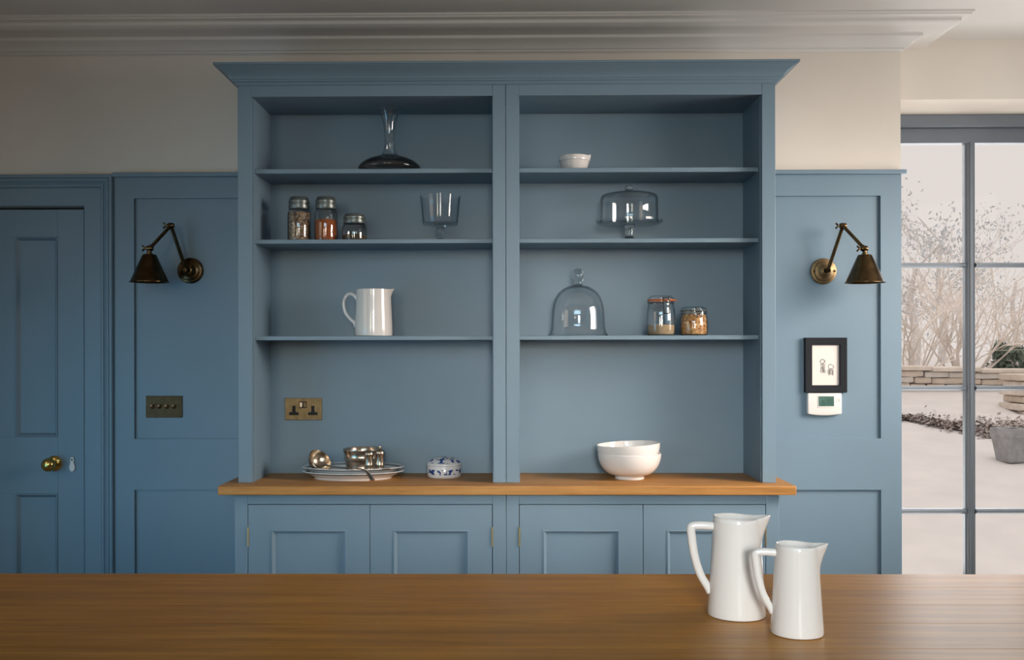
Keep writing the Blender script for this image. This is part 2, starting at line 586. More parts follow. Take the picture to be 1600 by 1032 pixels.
# ------------------------------------------------------------------ plaster cornice, mitred round the outside corner
prof = [(0.0, CEIL), (0.200, CEIL), (0.200, 2.6685), (0.1935, 2.6670), (0.1935, 2.6615), (0.188, 2.6600), (0.170, 2.6590),
        (0.166, 2.6570), (0.166, 2.6455), (0.160, 2.6425), (0.150, 2.6385), (0.135, 2.6365), (0.118, 2.6360), (0.104, 2.6360), (0.100, 2.6355),
        (0.074, 2.6345), (0.066, 2.6335), (0.063, 2.6320), (0.063, 2.6215), (0.058, 2.6190), (0.048, 2.6150), (0.037, 2.6090), (0.028, 2.6015), (0.022, 2.5925),
        (0.020, 2.5905), (0.013, 2.5900), (0.013, 2.5835), (0.010, 2.5810), (0.004, 2.5795), (0.004, 2.5772), (0.0, 2.5772)]
b = MB()
vs, fs = [], []
for p, z in prof:
    vs += [(XL, -p, z), (WE + p, -p, z), (WE + p, YB, z)]
for i in range(len(prof) - 1):
    for k in range(2):
        fs.append((3 * i + k, 3 * i + k + 1, 3 * i + 4 + k, 3 * i + 3 + k))
structure(b.add(vs, fs).build('trim_1', M_PLASTER, smooth=30), 'moulded white plaster cornice along the ceiling')

# ------------------------------------------------------------------ painted panelling either side of the dresser
FY, PY = -0.020, -0.008       # faces of framing and of panels


def panelling(name, label, x0, x1, capx0, capx1):
    r = struct_root(name, label)
    box('panel', M_BLUE, x0, x1, PY, -0.0005, 1.03, 2.02, r, bevel=0)
    box('panel', M_BLUE, x0, x1, PY, -0.0005, 0.12, 0.87, r, bevel=0)
    for a, c in ((2.0065, 2.0899), (0.849, 1.0512), (0.0, 0.16)):
        box('rail', M_BLUE, x0 + 0.081, x1 - 0.081, FY, -0.0005, a, c, r, bevel=0)
    for a in (x0, x1 - 0.081):
        box('stile', M_BLUE, a, a + 0.081, FY, -0.0005, 0.0, 2.0899, r, bevel=0)
    m = MB()
    m.box(capx0, capx1, -0.034, -0.0005, 2.0899, 2.1075)
    m.build('cap_rail', M_BLUE, r, bevel=0.003)
    return r


panelling('trim_2', 'blue painted wall panelling between the door and the dresser', -1.5644, -0.80, -1.566, -0.995)
panelling('trim_3', 'blue painted wall panelling between the dresser and the garden window', 0.80, 1.5455, 0.978, 1.563)

# ------------------------------------------------------------------ door frame (architrave) and door
b = MB()
ap = [(0.0, -0.002), (0.0, -0.030), (0.004, -0.034), (0.012, -0.034), (0.0135, -0.0285), (0.0155, -0.0285), (0.018, -0.0315), (0.024, -0.032), (0.030, -0.0285), (0.0335, -0.0235), (0.0365, -0.0225),
      (0.040, -0.0260), (0.047, -0.0265), (0.052, -0.0225), (0.0535, -0.0185), (0.117, -0.0185), (0.1195, -0.016), (0.1195, 0.05)]
ax1, az1 = -1.5645, 2.1015
ax0 = DL - (ax1 - DR) - 0.0
vs, fs = [], []
for d, y in ap:
    vs += [(ax1 - d, y, 0.0), (ax1 - d, y, az1 - d - 0.0045 * (d > 0.1)), (ax0 + d, y, az1 - d - 0.0045 * (d > 0.1)), (ax0 + d, y, 0.0)]
for i in range(len(ap) - 1):
    for k in range(3):
        fs.append((4 * i + k, 4 * i + k + 1, 4 * i + 5 + k, 4 * i + 4 + k))
structure(b.add(vs, fs).build('trim_4', M_BLUE, smooth=30), 'moulded blue architrave round the door')

door = struct_root('door_1', 'blue painted four panel door with brass knob', ((-2.345 - 1.6928) / 2, 0, 0.005))
dx0, dx1, dz0, dz1 = -2.345, -1.6930, 0.006, 1.9660
mx0, mx1 = -2.0703, -1.9677
pL, pR = dx0 + 0.105, dx1 - 0.105
dy0, dy1 = 0.001, 0.042
for nme, a in (('door_stile', (dx0, pL, dz0, dz1)), ('door_stile', (pR, dx1, dz0, dz1)),
               ('door_rail', (pL, pR, 1.8578, dz1)), ('door_rail', (pL, pR, 0.831, 1.0583)), ('door_rail', (pL, pR, dz0, 0.22)),
               ('door_muntin', (mx0, mx1, 1.0583, 1.8578)), ('door_muntin', (mx0, mx1, 0.22, 0.831))):
    box(nme, M_BLUE, a[0], a[1], dy0, dy1, a[2], a[3], door, bevel=0.0008)
for x0, x1 in ((pL, mx0), (mx1, pR)):
    for z0, z1 in ((1.0583, 1.8578), (0.22, 0.831)):
        MB().rings(x0, x1, z0, z1, [(0, dy0 + 0.0005), (0.002, dy0 - 0.0035), (0.005, dy0 - 0.0035), (0.007, dy0 + 0.001), (0.013, dy0 + 0.008), (0.015, dy0 + 0.012), (0.022, dy0 + 0.0125)]).build('panel_moulding', M_BLUE, door)
        box('door_panel', M_BLUE, x0, x1, dy0 + 0.0125, dy1 - 0.004, z0, z1, door, bevel=0)
kn = MB().lathe([(0, 0), (0.031, 0), (0.031, 0.003), (0.028, 0.006), (0.020, 0.008), (0.0165, 0.010), (0, 0.0101)], 40, (-1.8119, dy0, 0.9520), axis='y').build('knob_rose', M_BRASS, door)
MB().lathe([(0.0, 0.008), (0.011, 0.009), (0.0105, 0.024), (0.013, 0.029), (0.020, 0.034), (0.0255, 0.042), (0.0272, 0.051), (0.0260, 0.060), (0.0215, 0.068), (0.013, 0.0735), (0, 0.0755)], 40, (-1.8119, dy0, 0.9520), axis='y').build('door_knob', M_BRASS, door)
# teardrop escutcheon cover
b = MB()
out = []
for i in range(36):
    a = 2 * PI * i / 36
    x, z = math.cos(a), math.sin(a)
    t = (z + 1) / 2
    out.append((-1.739 + x * (0.0148 * (1 - t) + 0.0118 * t) * (1 - 0.42 * math.exp(-((t - 0.60) / 0.22) ** 2)), 0.949 + z * 0.030))
b.prism(out, dy0 - 0.007, dy0)
esc = b.build('escutcheon', M_WHITEPL, door, bevel=0.002)
esc['label'] = 'white keyhole cover'
pin = MB().lathe([(0, 0.0068), (0.0036, 0.0072), (0.003, 0.0085), (0, 0.0090)], 16, (-1.7395, dy0, 0.9670), axis='y').build('screw', M_BROWNPL, esc)

# ------------------------------------------------------------------ garden window
win = struct_root('window_1', 'tall grey garden window with glazing bars', (2.03, 0.45, 0.1))
WY = 0.453
box('head_box', M_FRAME, WX0, WX1, WY - 0.030, WY + 0.045, 2.3745, WZ1, win, bevel=0.004)
box('top_rail', M_FRAME, WX0 + 0.05, WX1 - 0.05, WY - 0.004, WY + 0.04, 2.309, 2.3745, win, bevel=0.003)
box('sill', M_FRAME, WX0, WX1, WY - 0.05, WY + 0.06, 0.0, 0.05, win, bevel=0.004)
box('bottom_rail', M_FRAME, WX0 + 0.05, WX1 - 0.05, WY - 0.004, WY + 0.04, 0.05, 0.155, win, bevel=0.003)
for a, c in ((WX0, WX0 + 0.05), (WX1 - 0.05, WX1)):
    box('jamb', M_FRAME, a, c, WY - 0.025, WY + 0.045, 0.05, 2.3745, win, bevel=0.003)
bars_x = [2.0335]


def glazing_bar_x(xc):
    m = MB()
    pf = [(-0.0225, 0.028), (-0.0225, 0.006), (-0.016, 0.003), (-0.014, -0.004), (-0.0095, -0.006), (-0.0055, -0.014), (0.0055, -0.014), (0.0095, -0.006), (0.014, -0.004), (0.016, 0.003), (0.0225, 0.006), (0.0225, 0.028)]
    n = len(pf)
    vs = [(xc + x, WY + y, 0.155) for x, y in pf] + [(xc + x, WY + y, 2.309) for x, y in pf]
    m.add(vs, [(i, (i + 1) % n, (i + 1) % n + n, i + n) for i in range(n)] + [tuple(range(n)), tuple(range(n, 2 * n))])
    return m


for xc in bars_x:
    glazing_bar_x(xc).build('mullion', M_FRAME, win, smooth=20)
bars_z = [1.772, 1.230, 0.687]
cols = [WX0 + 0.05] + [v for x in bars_x for v in (x - 0.0225, x + 0.0225)] + [WX1 - 0.05]
rows = [0.155] + [v for z in reversed(bars_z) for v in (z - 0.0095, z + 0.0095)] + [2.309]
for i in range(0, len(cols), 2):
    for zc in bars_z:
        m = MB()
        pf = [(0.0105, 0.026), (0.0105, 0.004), (0.006, -0.003), (0.003, -0.009), (-0.003, -0.009), (-0.006, -0.003), (-0.0105, 0.004), (-0.0105, 0.026)]
        n = len(pf)
        vs = [(cols[i], WY + y, zc + z) for z, y in pf] + [(cols[i + 1], WY + y, zc + z) for z, y in pf]
        m.add(vs, [(k, (k + 1) % n, (k + 1) % n + n, k + n) for k in range(n)] + [tuple(range(n)), tuple(range(n, 2 * n))])
        m.build('glazing_bar', M_FRAME, win, smooth=20)
    for j in range(0, len(rows), 2):
        box('pane', M_PANE, cols[i], cols[i + 1], WY + 0.014, WY + 0.018, rows[j], rows[j + 1], win, bevel=0)

# ================================================================== GARDEN
def ground_z(y):
    d = y + 3.95
    return -0.12 if d < 5.5 else min(1.25, -0.10 + (d - 5.5) * 0.1538)


b = MB()
ys = [0.52, 1.0, 1.55] + [1.55 + 0.5 * i for i in range(1, 14)] + [8.15, 9.4, 14, 30, 60]
xsn = [-30, -6, 0] + [0.5 * i for i in range(1, 18)] + [14, 40]
vs = []
for y in ys:
    for x in xsn:
        z = ground_z(y) if y < 8.1 else 0.93 + min(y - 8.1, 5) * 0.03
        vs.append((x, y, z + (random.random() - 0.5) * 0.012 * (1.5 < y < 8)))
nx = len(xsn)
fs = [(j * nx + i, j * nx + i + 1, (j + 1) * nx + i + 1, (j + 1) * nx + i) for j in range(len(ys) - 1) for i in range(nx - 1)]
g = b.add(vs, fs).build('ground', M_GRAVEL, smooth=60)
g['kind'] = 'structure'
g['label'] = 'pale gravel garden ground outside the window'

gw = thing('garden_wall', 'low dry stone wall with flat coping beyond the gravel outside the window', 'wall', (6.0, 8.15, 0.85))
rng = random.Random(3)
zc0 = 0.84
for course in range(4):
    x = 2.2 - rng.random() * 0.2
    h = 0.075
    while x < 9.6:
        w = 0.17 + rng.random() * 0.22
        drop = -0.030 * (x - 5.0)
        z0 = zc0 + course * h + drop
        m = MB().box(x + 0.006, x + w - 0.006, 8.05 + rng.random() * 0.04, 8.40, z0 + 0.004, z0 + h - 0.004)
        m.build('stone', M_STONE[rng.randrange(3)], gw, bevel=0.012, seg=1)
        x += w
x = 2.1
while x < 9.6:
    w = 0.42 + rng.random() * 0.3
    drop = -0.030 * (x - 5.0)
    MB().box(x + 0.004, x + w - 0.004, 7.98, 8.46, zc0 + 0.30 + drop, zc0 + 0.345 + drop + rng.random() * 0.012).build('coping_stone', M_STONE[rng.randrange(2)], gw, bevel=0.01, seg=1)
    x += w
# taller stone pier at the right, standing nearer
gp = thing('stone_pier', 'square tan stone pier at the right edge of the window view', 'pier', (5.85, 6.9, 0.62))
z = 0.58
for course in range(7):
    x = 5.50 + (0.0 if course % 2 else -0.10)
    while x < 6.3:
        w = 0.20 + rng.random() * 0.12
        MB().box(max(x, 5.45) + 0.005, min(x + w, 6.32) - 0.005, 6.72 + rng.random() * 0.03, 7.2, z + 0.004, z + 0.076).build('stone', M_STONE[2 if rng.random() < .6 else 0], gp, bevel=0.01, seg=1)
        x += w
    z += 0.08


def trough(name, label, x, y, w, h, rz):
    t = thing(name, label, 'trough', (x, y, ground_z(y)), rz)
    pr = [(0.0, 0.0), (0.62, 0.0), (0.70, 0.04), (0.93, 0.72 * 1.0), (1.0, 0.74), (1.0, 1.0), (0.80, 1.0), (0.76, 0.80), (0.0, 0.78)]
    m = MB().lathe([(r * w * 0.7071, zz * h) for r, zz in pr], 4)
    rot = Matrix.Rotation(PI / 4, 3, 'Z')
    m.v = [tuple(rot @ Vector(p)) for p in m.v]
    m.build('trough_body', M_TROUGH, t, local=True, bevel=0.008, smooth=30)
    MB().lathe([(0, 0), (0.73 * w * 0.7, 0.0), (0.5 * w * .7, 0.03), (0, 0.05)], 12, (0, 0, 0.79 * h)).build('soil', M_FALLEN, t, local=True)
    return t


trough('stone_trough', 'weathered grey stone trough left of another beside the fallen leaves', 4.42, 4.86, 0.24, 0.30, 0.25)
trough('stone_trough', 'weathered grey stone trough at the right edge of the view', 4.73, 4.80, 0.24, 0.29, -0.35)

# fallen leaves
rng = random.Random(11)
b = MB()
for i in range(2200):
    x = 4.05 + rng.random() * 1.45
    t = min(1.0, max(0.0, (x - 4.15) / 0.6))
    y = 6.55 - 0.62 * t + rng.gauss(0, 1) * (0.06 + 0.20 * t)
    if abs(x - 4.58) < 0.45 and y < 5.12:
        continue
    s = 0.018 + rng.random() * 0.020
    a = rng.random() * 6.28
    z = ground_z(y) + 0.008 + rng.random() * 0.03
    ca, sa = math.cos(a) * s, math.sin(a) * s
    tl = (rng.random() - .3) * 0.05
    b.add([(x - ca, y - sa, z), (x - sa * .5, y + ca * .5, z + tl * .5), (x + ca, y + sa, z + tl), (x + sa * .5, y - ca * .5, z + 0.004)], [(0, 1, 2, 3)])
lv = b.build('fallen_leaves', M_FALLEN, smooth=0)
lv['kind'] = 'stuff'
tag(lv, 'drift of fallen brown leaves on the pale gravel', 'leaves')


def branchy(m, rng, p, d, length, r, depth, spread, tips, segs=3, droop=0.0, split=(2, 3)):
    pts, q = [Vector(p)], Vector(p)
    dd = Vector(d).normalized()
    n = 4
    for i in range(n):
        dd = (dd + Vector((rng.gauss(0, 1), rng.gauss(0, 1), rng.gauss(0, 1))) * 0.13 + Vector((0, 0, -droop))).normalized()
        q = q + dd * (length / n)
        pts.append(q.copy())
    m.tube(pts, [r * (1 - 0.45 * i / n) for i in range(n + 1)], segs)
    if depth == 0:
        tips.append((pts[-1], dd))
        tips.append((pts[-2], dd))
        return
    for k in range(rng.randint(*split)):
        at = pts[rng.randint(2, n)]
        nd = (dd + Vector((rng.gauss(0, 1), rng.gauss(0, 1) * .6, rng.gauss(0, .6))) * spread).normalized()
        branchy(m, rng, at, nd, length * (0.62 + rng.random() * 0.25), r * 0.55, depth - 1, spread, tips, segs, droop, split)


def leaves_at(tips, rng, n, spread, size):
    m = MB()
    for p, d in tips:
        for k in range(n):
            c = p + Vector((rng.gauss(0, spread), rng.gauss(0, spread), rng.gauss(0, spread)))
            a, e = rng.random() * 6.28, rng.random() * 3.14
            u = Vector((math.cos(a) * math.cos(e), math.sin(a) * math.cos(e), math.sin(e))) * size * (0.6 + rng.random() * .8)
            v = u.cross(Vector((rng.gauss(0, 1), rng.gauss(0, 1), rng.gauss(0, 1)))).normalized() * u.length * 0.45
            m.add([c - u, c + v, c + u, c - v], [(0, 1, 2, 3)])
    return m


def shrub(name, label, x, y, h, stems, seed, mat, r0=0.014, depth=3, leaf=None, spread=0.42, droop=0.03, lean=0.55, z=None, leafn=2, leafs=0.05):
    rng = random.Random(seed)
    t = thing(name, label, 'shrub', (x, y, 0.92 if z is None else z))
    m = MB()
    tips = []
    for i in range(stems):
        a = rng.random() * 6.28
        l = rng.random() * lean
        branchy(m, rng, (0.10 * math.cos(a), 0.10 * math.sin(a), 0), (math.cos(a) * l, math.sin(a) * l, 1), h * (0.38 + rng.random() * .25), r0, depth, spread, tips, 3, droop)
    s = m.build('branches', mat, t, local=True, smooth=60)
    s['kind'] = 'stuff'
    if leaf:
        f = leaves_at(tips, rng, leafn, h * 0.05, leafs).build('foliage', leaf, t, local=True, smooth=0)
        f['kind'] = 'stuff'
    return t


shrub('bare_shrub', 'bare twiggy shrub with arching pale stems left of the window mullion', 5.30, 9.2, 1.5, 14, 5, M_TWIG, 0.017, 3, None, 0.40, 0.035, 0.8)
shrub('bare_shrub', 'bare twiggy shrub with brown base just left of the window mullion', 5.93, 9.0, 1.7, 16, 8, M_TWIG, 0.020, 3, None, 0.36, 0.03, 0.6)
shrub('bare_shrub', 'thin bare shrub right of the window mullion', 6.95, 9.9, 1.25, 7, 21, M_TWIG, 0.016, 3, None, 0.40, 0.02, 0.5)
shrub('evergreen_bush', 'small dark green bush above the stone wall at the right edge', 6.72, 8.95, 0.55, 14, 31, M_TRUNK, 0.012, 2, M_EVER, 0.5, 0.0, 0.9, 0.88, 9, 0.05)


def tree(name, label, x, y, h, seed, crown, leafn, leafs, spr):
    rng = random.Random(seed)
    t = thing(name, label, 'tree', (x, y, 1.0))
    m = MB()
    tips = []
    pts = curve([(0, 0, 0), (0.05, 0, h * .25), (-0.06, 0.05, h * .5), (0.02, 0, h * .75)], 8)
    m.tube(pts, [0.11 - 0.009 * i for i in range(9)], 7)
    m.build('trunk', M_TRUNK, t, local=True)
    m = MB()
    for i in range(crown):
        p = pts[3 + i % 6]
        a = rng.random() * 6.28
        branchy(m, rng, p, (math.cos(a), math.sin(a) * .7, 0.35 + rng.random() * .5), h * (0.17 + rng.random() * .13), 0.03, 3, 0.5, tips, 3, 0.0)
    s = m.build('branches', M_TRUNK, t, local=True, smooth=60)
    s['kind'] = 'stuff'
    f = leaves_at(tips, rng, leafn, spr, leafs).build('foliage', M_LEAF, t, local=True, smooth=0)
    f['kind'] = 'stuff'
    return t


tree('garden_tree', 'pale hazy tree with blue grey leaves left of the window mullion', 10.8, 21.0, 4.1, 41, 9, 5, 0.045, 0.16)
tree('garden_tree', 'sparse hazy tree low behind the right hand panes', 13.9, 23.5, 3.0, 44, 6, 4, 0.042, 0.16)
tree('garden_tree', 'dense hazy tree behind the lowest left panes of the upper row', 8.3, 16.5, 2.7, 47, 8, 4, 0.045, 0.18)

# ================================================================== DRESSER
XC = -0.008
UX0, UX1 = -0.990, 0.974          # outer sides
WT = 0.916                        # top of worktop
UY = -0.315                       # face of upper frame
BY = -0.363                       # face of the base frame
SHELF = [(2.0578, 2.0745), (1.7975, 1.8129), (1.4390, 1.4544)]


def shelf_unit(label, x0, x1):
    r = thing('shelf_unit', label, 'shelving', ((x0 + x1) / 2, -0.02, WT))
    st = 0.050 if x0 < -0.5 else 0.0485
    e0 = x0 + (0.0500 if x0 < -0.5 else 0.0480)
    e1 = x1 - (0.0470 if x0 < -0.5 else 0.0490)
    box('stile', M_BLUE, x0, e0, UY, UY + 0.022, WT + 0.0005, 2.372, r, bevel=0.0016)
    box('stile', M_BLUE, e1, x1, UY, UY + 0.022, WT + 0.0005, 2.372, r, bevel=0.0016)
    box('top_rail', M_BLUE, e0, e1, UY + 0.0004, UY + 0.022, 2.3314, 2.372, r, bevel=0.001)
    box('side_panel', M_BLUE, x0 + 0.001, e0 + 0.002, UY + 0.022, -0.0205, WT + 0.0005, 2.372, r, bevel=0)
    box('side_panel', M_BLUE, e1 - 0.002, x1 - 0.001, UY + 0.022, -0.0205, WT + 0.0005, 2.372, r, bevel=0)
    box('top_panel', M_BLUE, e0 + 0.002, e1 - 0.002, UY + 0.022, -0.028, 2.3320, 2.360, r, bevel=0)
    box('back_panel', M_BLUE, e0 + 0.002, e1 - 0.002, -0.028, -0.0205, WT + 0.0005, 2.372, r, bevel=0)
    for z0, z1 in SHELF:
        box('shelf', M_BLUE, e0 + 0.002, e1 - 0.002, -0.270, -0.028, z0, z1, r, bevel=0.0012)
    return r


shelf_unit('blue open shelf unit over the worktop, left half of the dresser', UX0, XC - 0.0006)
shelf_unit('blue open shelf unit over the worktop, right half of the dresser', XC + 0.0006, UX1)

# dresser cornice
cp = [(-0.020, 2.3715), (0.0, 2.3715), (0.003, 2.3715), (0.006, 2.3750), (0.0085, 2.3785), (0.0090, 2.3815), (0.0125, 2.3820), (0.0150, 2.3835), (0.0175, 2.3880), (0.0185, 2.3905),
      (0.0230, 2.3910), (0.0240, 2.3955), (0.0260, 2.4000), (0.0320, 2.4070), (0.0410, 2.4145), (0.0520, 2.4215), (0.0600, 2.4265), (0.0640, 2.4290), (0.0640, 2.4310), (0.0700, 2.4312), (0.0700, 2.4385), (0.0690, 2.4395), (-0.02, 2.4395)]
b = MB()
vs, fs = [], []
for p, z in cp:
    vs += [(UX0 - p, -0.001, z), (UX0 - p, UY - p, z), (UX1 + p, UY - p, z), (UX1 + p, -0.001, z)]
n = len(cp)
for i in range(n - 1):
    for k in range(3):
        fs.append((4 * i + k, 4 * i + k + 1, 4 * i + 5 + k, 4 * i + 4 + k))
fs.append((4 * (n - 1), 4 * (n - 1) + 1, 4 * (n - 1) + 2, 4 * (n - 1) + 3))
fs.append((0, 1, 2, 3))
for k in (0, 3):
    fs.append(tuple(4 * i + k for i in range(n)))
tag(b.add(vs, fs).build('dresser_cornice', M_BLUE, smooth=28, at=(XC, -0.2, 2.3715)), 'blue moulded cornice running along the top of the dresser', 'cornice')

# oak worktop of the dresser
b = MB().box(-1.0415, 1.0245, -0.400, -0.0215, 0.8829, WT)
tag(b.build('dresser_worktop', M_OAK, at=(XC, -0.2, 0.8829), bevel=0.004), 'oak worktop under the blue shelf units', 'worktop')


def base_cabinet(label, x0, x1):
    r = thing('base_cabinet', label, 'cabinet', ((x0 + x1) / 2, -0.2, 0.0))
    left = x0 < -0.5
    e0 = x0 + (0.0470 if left else 0.0455)
    e1 = x1 - (0.0485 if left else 0.0470)
    mid = (-0.5003 if left else 0.4846)
    zt, zb = 0.8452, 0.145
    box('stile', M_BLUE, x0, e0, BY, BY + 0.022, 0.0, 0.8825, r)
    box('stile', M_BLUE, e1, x1, BY, BY + 0.022, 0.0, 0.8825, r)
    box('top_rail', M_BLUE, e0, e1, BY + 0.0004, BY + 0.022, zt, 0.8825, r, bevel=0.001)
    box('bottom_rail', M_BLUE, e0, e1, BY + 0.0004, BY + 0.022, 0.08, zb, r, bevel=0.001)
    box('plinth', M_BLUE, e0, e1, BY + 0.05, BY + 0.07, 0.0, 0.085, r, bevel=0)
    box('side_panel', M_BLUE, x0 + 0.001, x0 + 0.019, BY + 0.022, -0.0215, 0.0, 0.8825, r, bevel=0)
    box('side_panel', M_BLUE, x1 - 0.019, x1 - 0.001, BY + 0.022, -0.0215, 0.0, 0.8825, r, bevel=0)
    box('back_panel', M_GAPSHADE, x0 + 0.019, x1 - 0.019, BY + 0.024, BY + 0.030, 0.09, 0.8825, r, bevel=0)  # near-black sheet close behind the doors, paints the shade in their gaps
    g = 0.0022
    for i, (a, c) in enumerate(((e0 + g, mid - g / 2), (mid + g / 2, e1 - g))):
        z0, z1 = zb + g, zt - g
        fw = 0.0865
        d = MB()
        # frame of the door: stiles and rails
        d.box(a, a + fw, BY, BY + 0.022, z0, z1)
        d.box(c - fw, c, BY, BY + 0.022, z0, z1)
        d.box(a + fw, c - fw, BY, BY + 0.022, z1 - 0.0935, z1)
        d.box(a + fw, c - fw, BY, BY + 0.022, z0, z0 + 0.10)
        dr = d.build('door', M_BLUE, r, smooth=20)
        px0, px1, pz0, pz1 = a + fw, c - fw, z0 + 0.10, z1 - 0.0935
        MB().rings(px0, px1, pz0, pz1, [(-0.002, BY + 0.0005), (-0.002, BY - 0.0025), (0.001, BY - 0.003), (0.003, BY - 0.0015), (0.0035, BY + 0.001), (0.007, BY + 0.0025), (0.010, BY + 0.006), (0.0105, BY + 0.009), (0.016, BY + 0.0095)]).build('panel_moulding', M_BLUE, dr, smooth=30)
        box('door_panel', M_BLUE, px0, px1, BY + 0.009, BY + 0.016, pz0, pz1, dr, bevel=0)
        hx = a - g * 0.4 if i == 0 else c + g * 0.4
        for hz in (0.728, 0.235):
            h = MB().lathe([(0, -0.0315), (0.0035, -0.0315), (0.0035, 0.0315), (0, 0.0315)], 12, (hx, BY - 0.0012, hz))
            for q in (-0.0335, 0.0335):
                h.lathe([(0, -0.002), (0.0026, -0.0015), (0.0030, 0), (0.0026, 0.0015), (0, 0.002)], 10, (hx, BY - 0.0012, hz + q))
            hh = h.build('hinge', M_HINGE, dr)
    return r


base_cabinet('blue two door base cabinet under the left half of the oak worktop', UX0, XC - 0.0006)
base_cabinet('blue two door base cabinet under the right half of the oak worktop', XC + 0.0006, UX1 - 0.002)

# ================================================================== ISLAND
isl = thing('island_worktop', 'broad polished oak island worktop in the foreground', 'worktop', (0.0, -2.35, 0.876))
yb = -1.795
widths = [0.118, 0.142, 0.127, 0.15, 0.133, 0.145, 0.13, 0.14]
y = yb
for i, wd in enumerate(widths):
    m = MB().box(-1.75, 1.75, y - wd + 0.0002, y - 0.0002, 0.876, WT)
    m.build('board', M_OAK2, isl, bevel=0.0006, seg=1)
    y -= wd
ib = thing('island_cabinet', 'blue painted island cabinet carrying the oak island worktop', 'cabinet', (0, -2.35, 0))
box('carcass', M_BLUE, -1.68, 1.68, y + 0.06, yb - 0.06, 0.09, 0.8755, ib)
box('plinth', M_BLUE, -1.62, 1.62, y + 0.12, yb - 0.12, 0.0, 0.0905, ib)
for i in range(6):
    xx = -1.66 + i * 0.555
    MB().rings(xx, xx + 0.54, 0.14, 0.84, [(0, yb - 0.0605), (0, yb - 0.048), (0.07, yb - 0.048), (0.075, yb - 0.0605)]).build('door', M_BLUE, ib)


# ================================================================== CROCKERY AND GLASS
def handle(pts, rad, flat, seg=12, n=30):
    c = curve(pts, n)
    R = [rad[0] + (rad[-1] - rad[0]) * i / n if len(rad) == 2 else
         (rad[0] + (rad[1] - rad[0]) * min(1, 2 * i / n) if i <= n / 2 else rad[1] + (rad[2] - rad[1]) * (2 * i / n - 1)) for i in range(n + 1)]
    return MB().tube(c, R, seg, flat, up=(1, 0, 0))


def island_jug(label, loc, s, rz):
    """Tapering jug: spout towards +x, angular handle towards -x. s scales a jug 0.178 m high."""
    t = thing('jug', label, 'jug', loc, rz, 'white jugs on the island')
    H, rb, rt = 0.178 * s, 0.0525 * s, 0.0415 * s
    th = 0.0032
    N = 26
    prof = [(0, 0.003), (rb - 0.008, 0.003), (rb - 0.003, 0.0), (rb - 0.0005, 0.001), (rb, 0.004)]
    for i in range(1, N + 1):
        u = i / N
        prof.append((rb + (rt - rb) * (u ** 0.92), 0.004 + (H - 0.004) * u))
    prof.append((rt - th * .5, H + 0.0012))
    for i in range(N, 0, -1):
        u = i / N
        prof.append((rb + (rt - rb) * (u ** 0.92) - th, 0.006 + (H - 0.006) * u))
    prof += [(rb - 0.006, 0.0065), (0, 0.006)]

    def mod(x, y, z, r, a, i):
        u = max(0.0, (z / H - 0.72) / 0.28)
        a = (a + PI) % (2 * PI) - PI
        g = max(0.0, 1 - abs(a) / 0.52) ** 1.25
        g2 = math.exp(-(a / 0.75) ** 2) - g * 0.2
        out = (0.0185 * g + 0.002 * g2) * s * min(1.1, u) ** 1.15
        rr = r + out
        lift = (0.0030 * g - 0.0014 * math.exp(-((abs(a) - 0.95) / 0.5) ** 2) + 0.0015 * math.exp(-((abs(a) - PI) / 1.0) ** 2)) * s * min(1.0, u) ** 2
        return (rr * math.cos(a), rr * math.sin(a), z + lift)

    MB().lathe(prof, 72, mod=mod).build('body', M_CERAMIC, t, local=True, smooth=50)
    p = [(-rt * 0.98, 0, H * 0.905), (-rt - 0.018 * s, 0, H * 0.912), (-rt - 0.0345 * s, 0, H * 0.908), (-rt - 0.0405 * s, 0, H * 0.885), (-rt - 0.0395 * s, 0, H * 0.80),
         (-rt - 0.035 * s, 0, H * 0.62), (-rt - 0.0245 * s, 0, H * 0.42), (-rt - 0.010 * s, 0, H * 0.275), (-rb * 0.90, 0, H * 0.225)]
    handle(p, (0.0070 * s, 0.0068 * s, 0.0062 * s), 1.15, 12, 40).build('handle', M_CERAMIC, t, local=True, smooth=60)
    return t


island_jug('taller white porcelain jug on the island, standing behind the smaller one', (0.4165, -2.125, WT + 0.0003), 1.0, -0.05)
island_jug('smaller white porcelain jug on the island, in front of the taller one', (0.4925, -2.243, WT + 0.0003), 0.845, -0.10)


def shelf_jug():
    t = thing('jug', 'white glazed jug with a curved handle on the shelf above the plates', 'jug', (-0.5107, -0.175, SHELF[2][1] + 0.0003), 0.10)
    H = 0.1765
    th = 0.004
    outer = [(0.066, 0.0), (0.0705, 0.002), (0.0718, 0.010), (0.0715, 0.025), (0.0705, 0.055), (0.0690, 0.090), (0.0672, 0.125), (0.0660, 0.150), (0.0655, 0.165), (0.0655, H)]
    prof = [(0, 0.002)] + outer + [(0.0635, H + 0.0015)] + [(r - th, z if z > 0.006 else 0.006) for r, z in reversed(outer)] + [(0, 0.006)]

    def mod(x, y, z, r, a, i):
        u = max(0.0, (z / H - 0.84) / 0.16)
        a = (a + PI) % (2 * PI) - PI
        g = math.exp(-(a / 0.26) ** 2)
        rr = r + 0.0135 * g * u ** 1.5
        return (rr * math.cos(a), rr * math.sin(a), z + 0.003 * g * u * u)

    MB().lathe(prof, 72, mod=mod).build('body', M_CERAMIC, t, local=True, smooth=50)
    p = [(-0.0575, 0, 0.118), (-0.063, 0, 0.142), (-0.080, 0, 0.160), (-0.100, 0, 0.156), (-0.1125, 0, 0.128), (-0.107, 0, 0.092), (-0.089, 0, 0.066), (-0.073, 0, 0.052), (-0.066, 0, 0.036)]
    handle(p, (0.0085, 0.0062, 0.0080), 1.35, 14, 44).build('handle', M_CERAMIC, t, local=True, smooth=60)


shelf_jug()


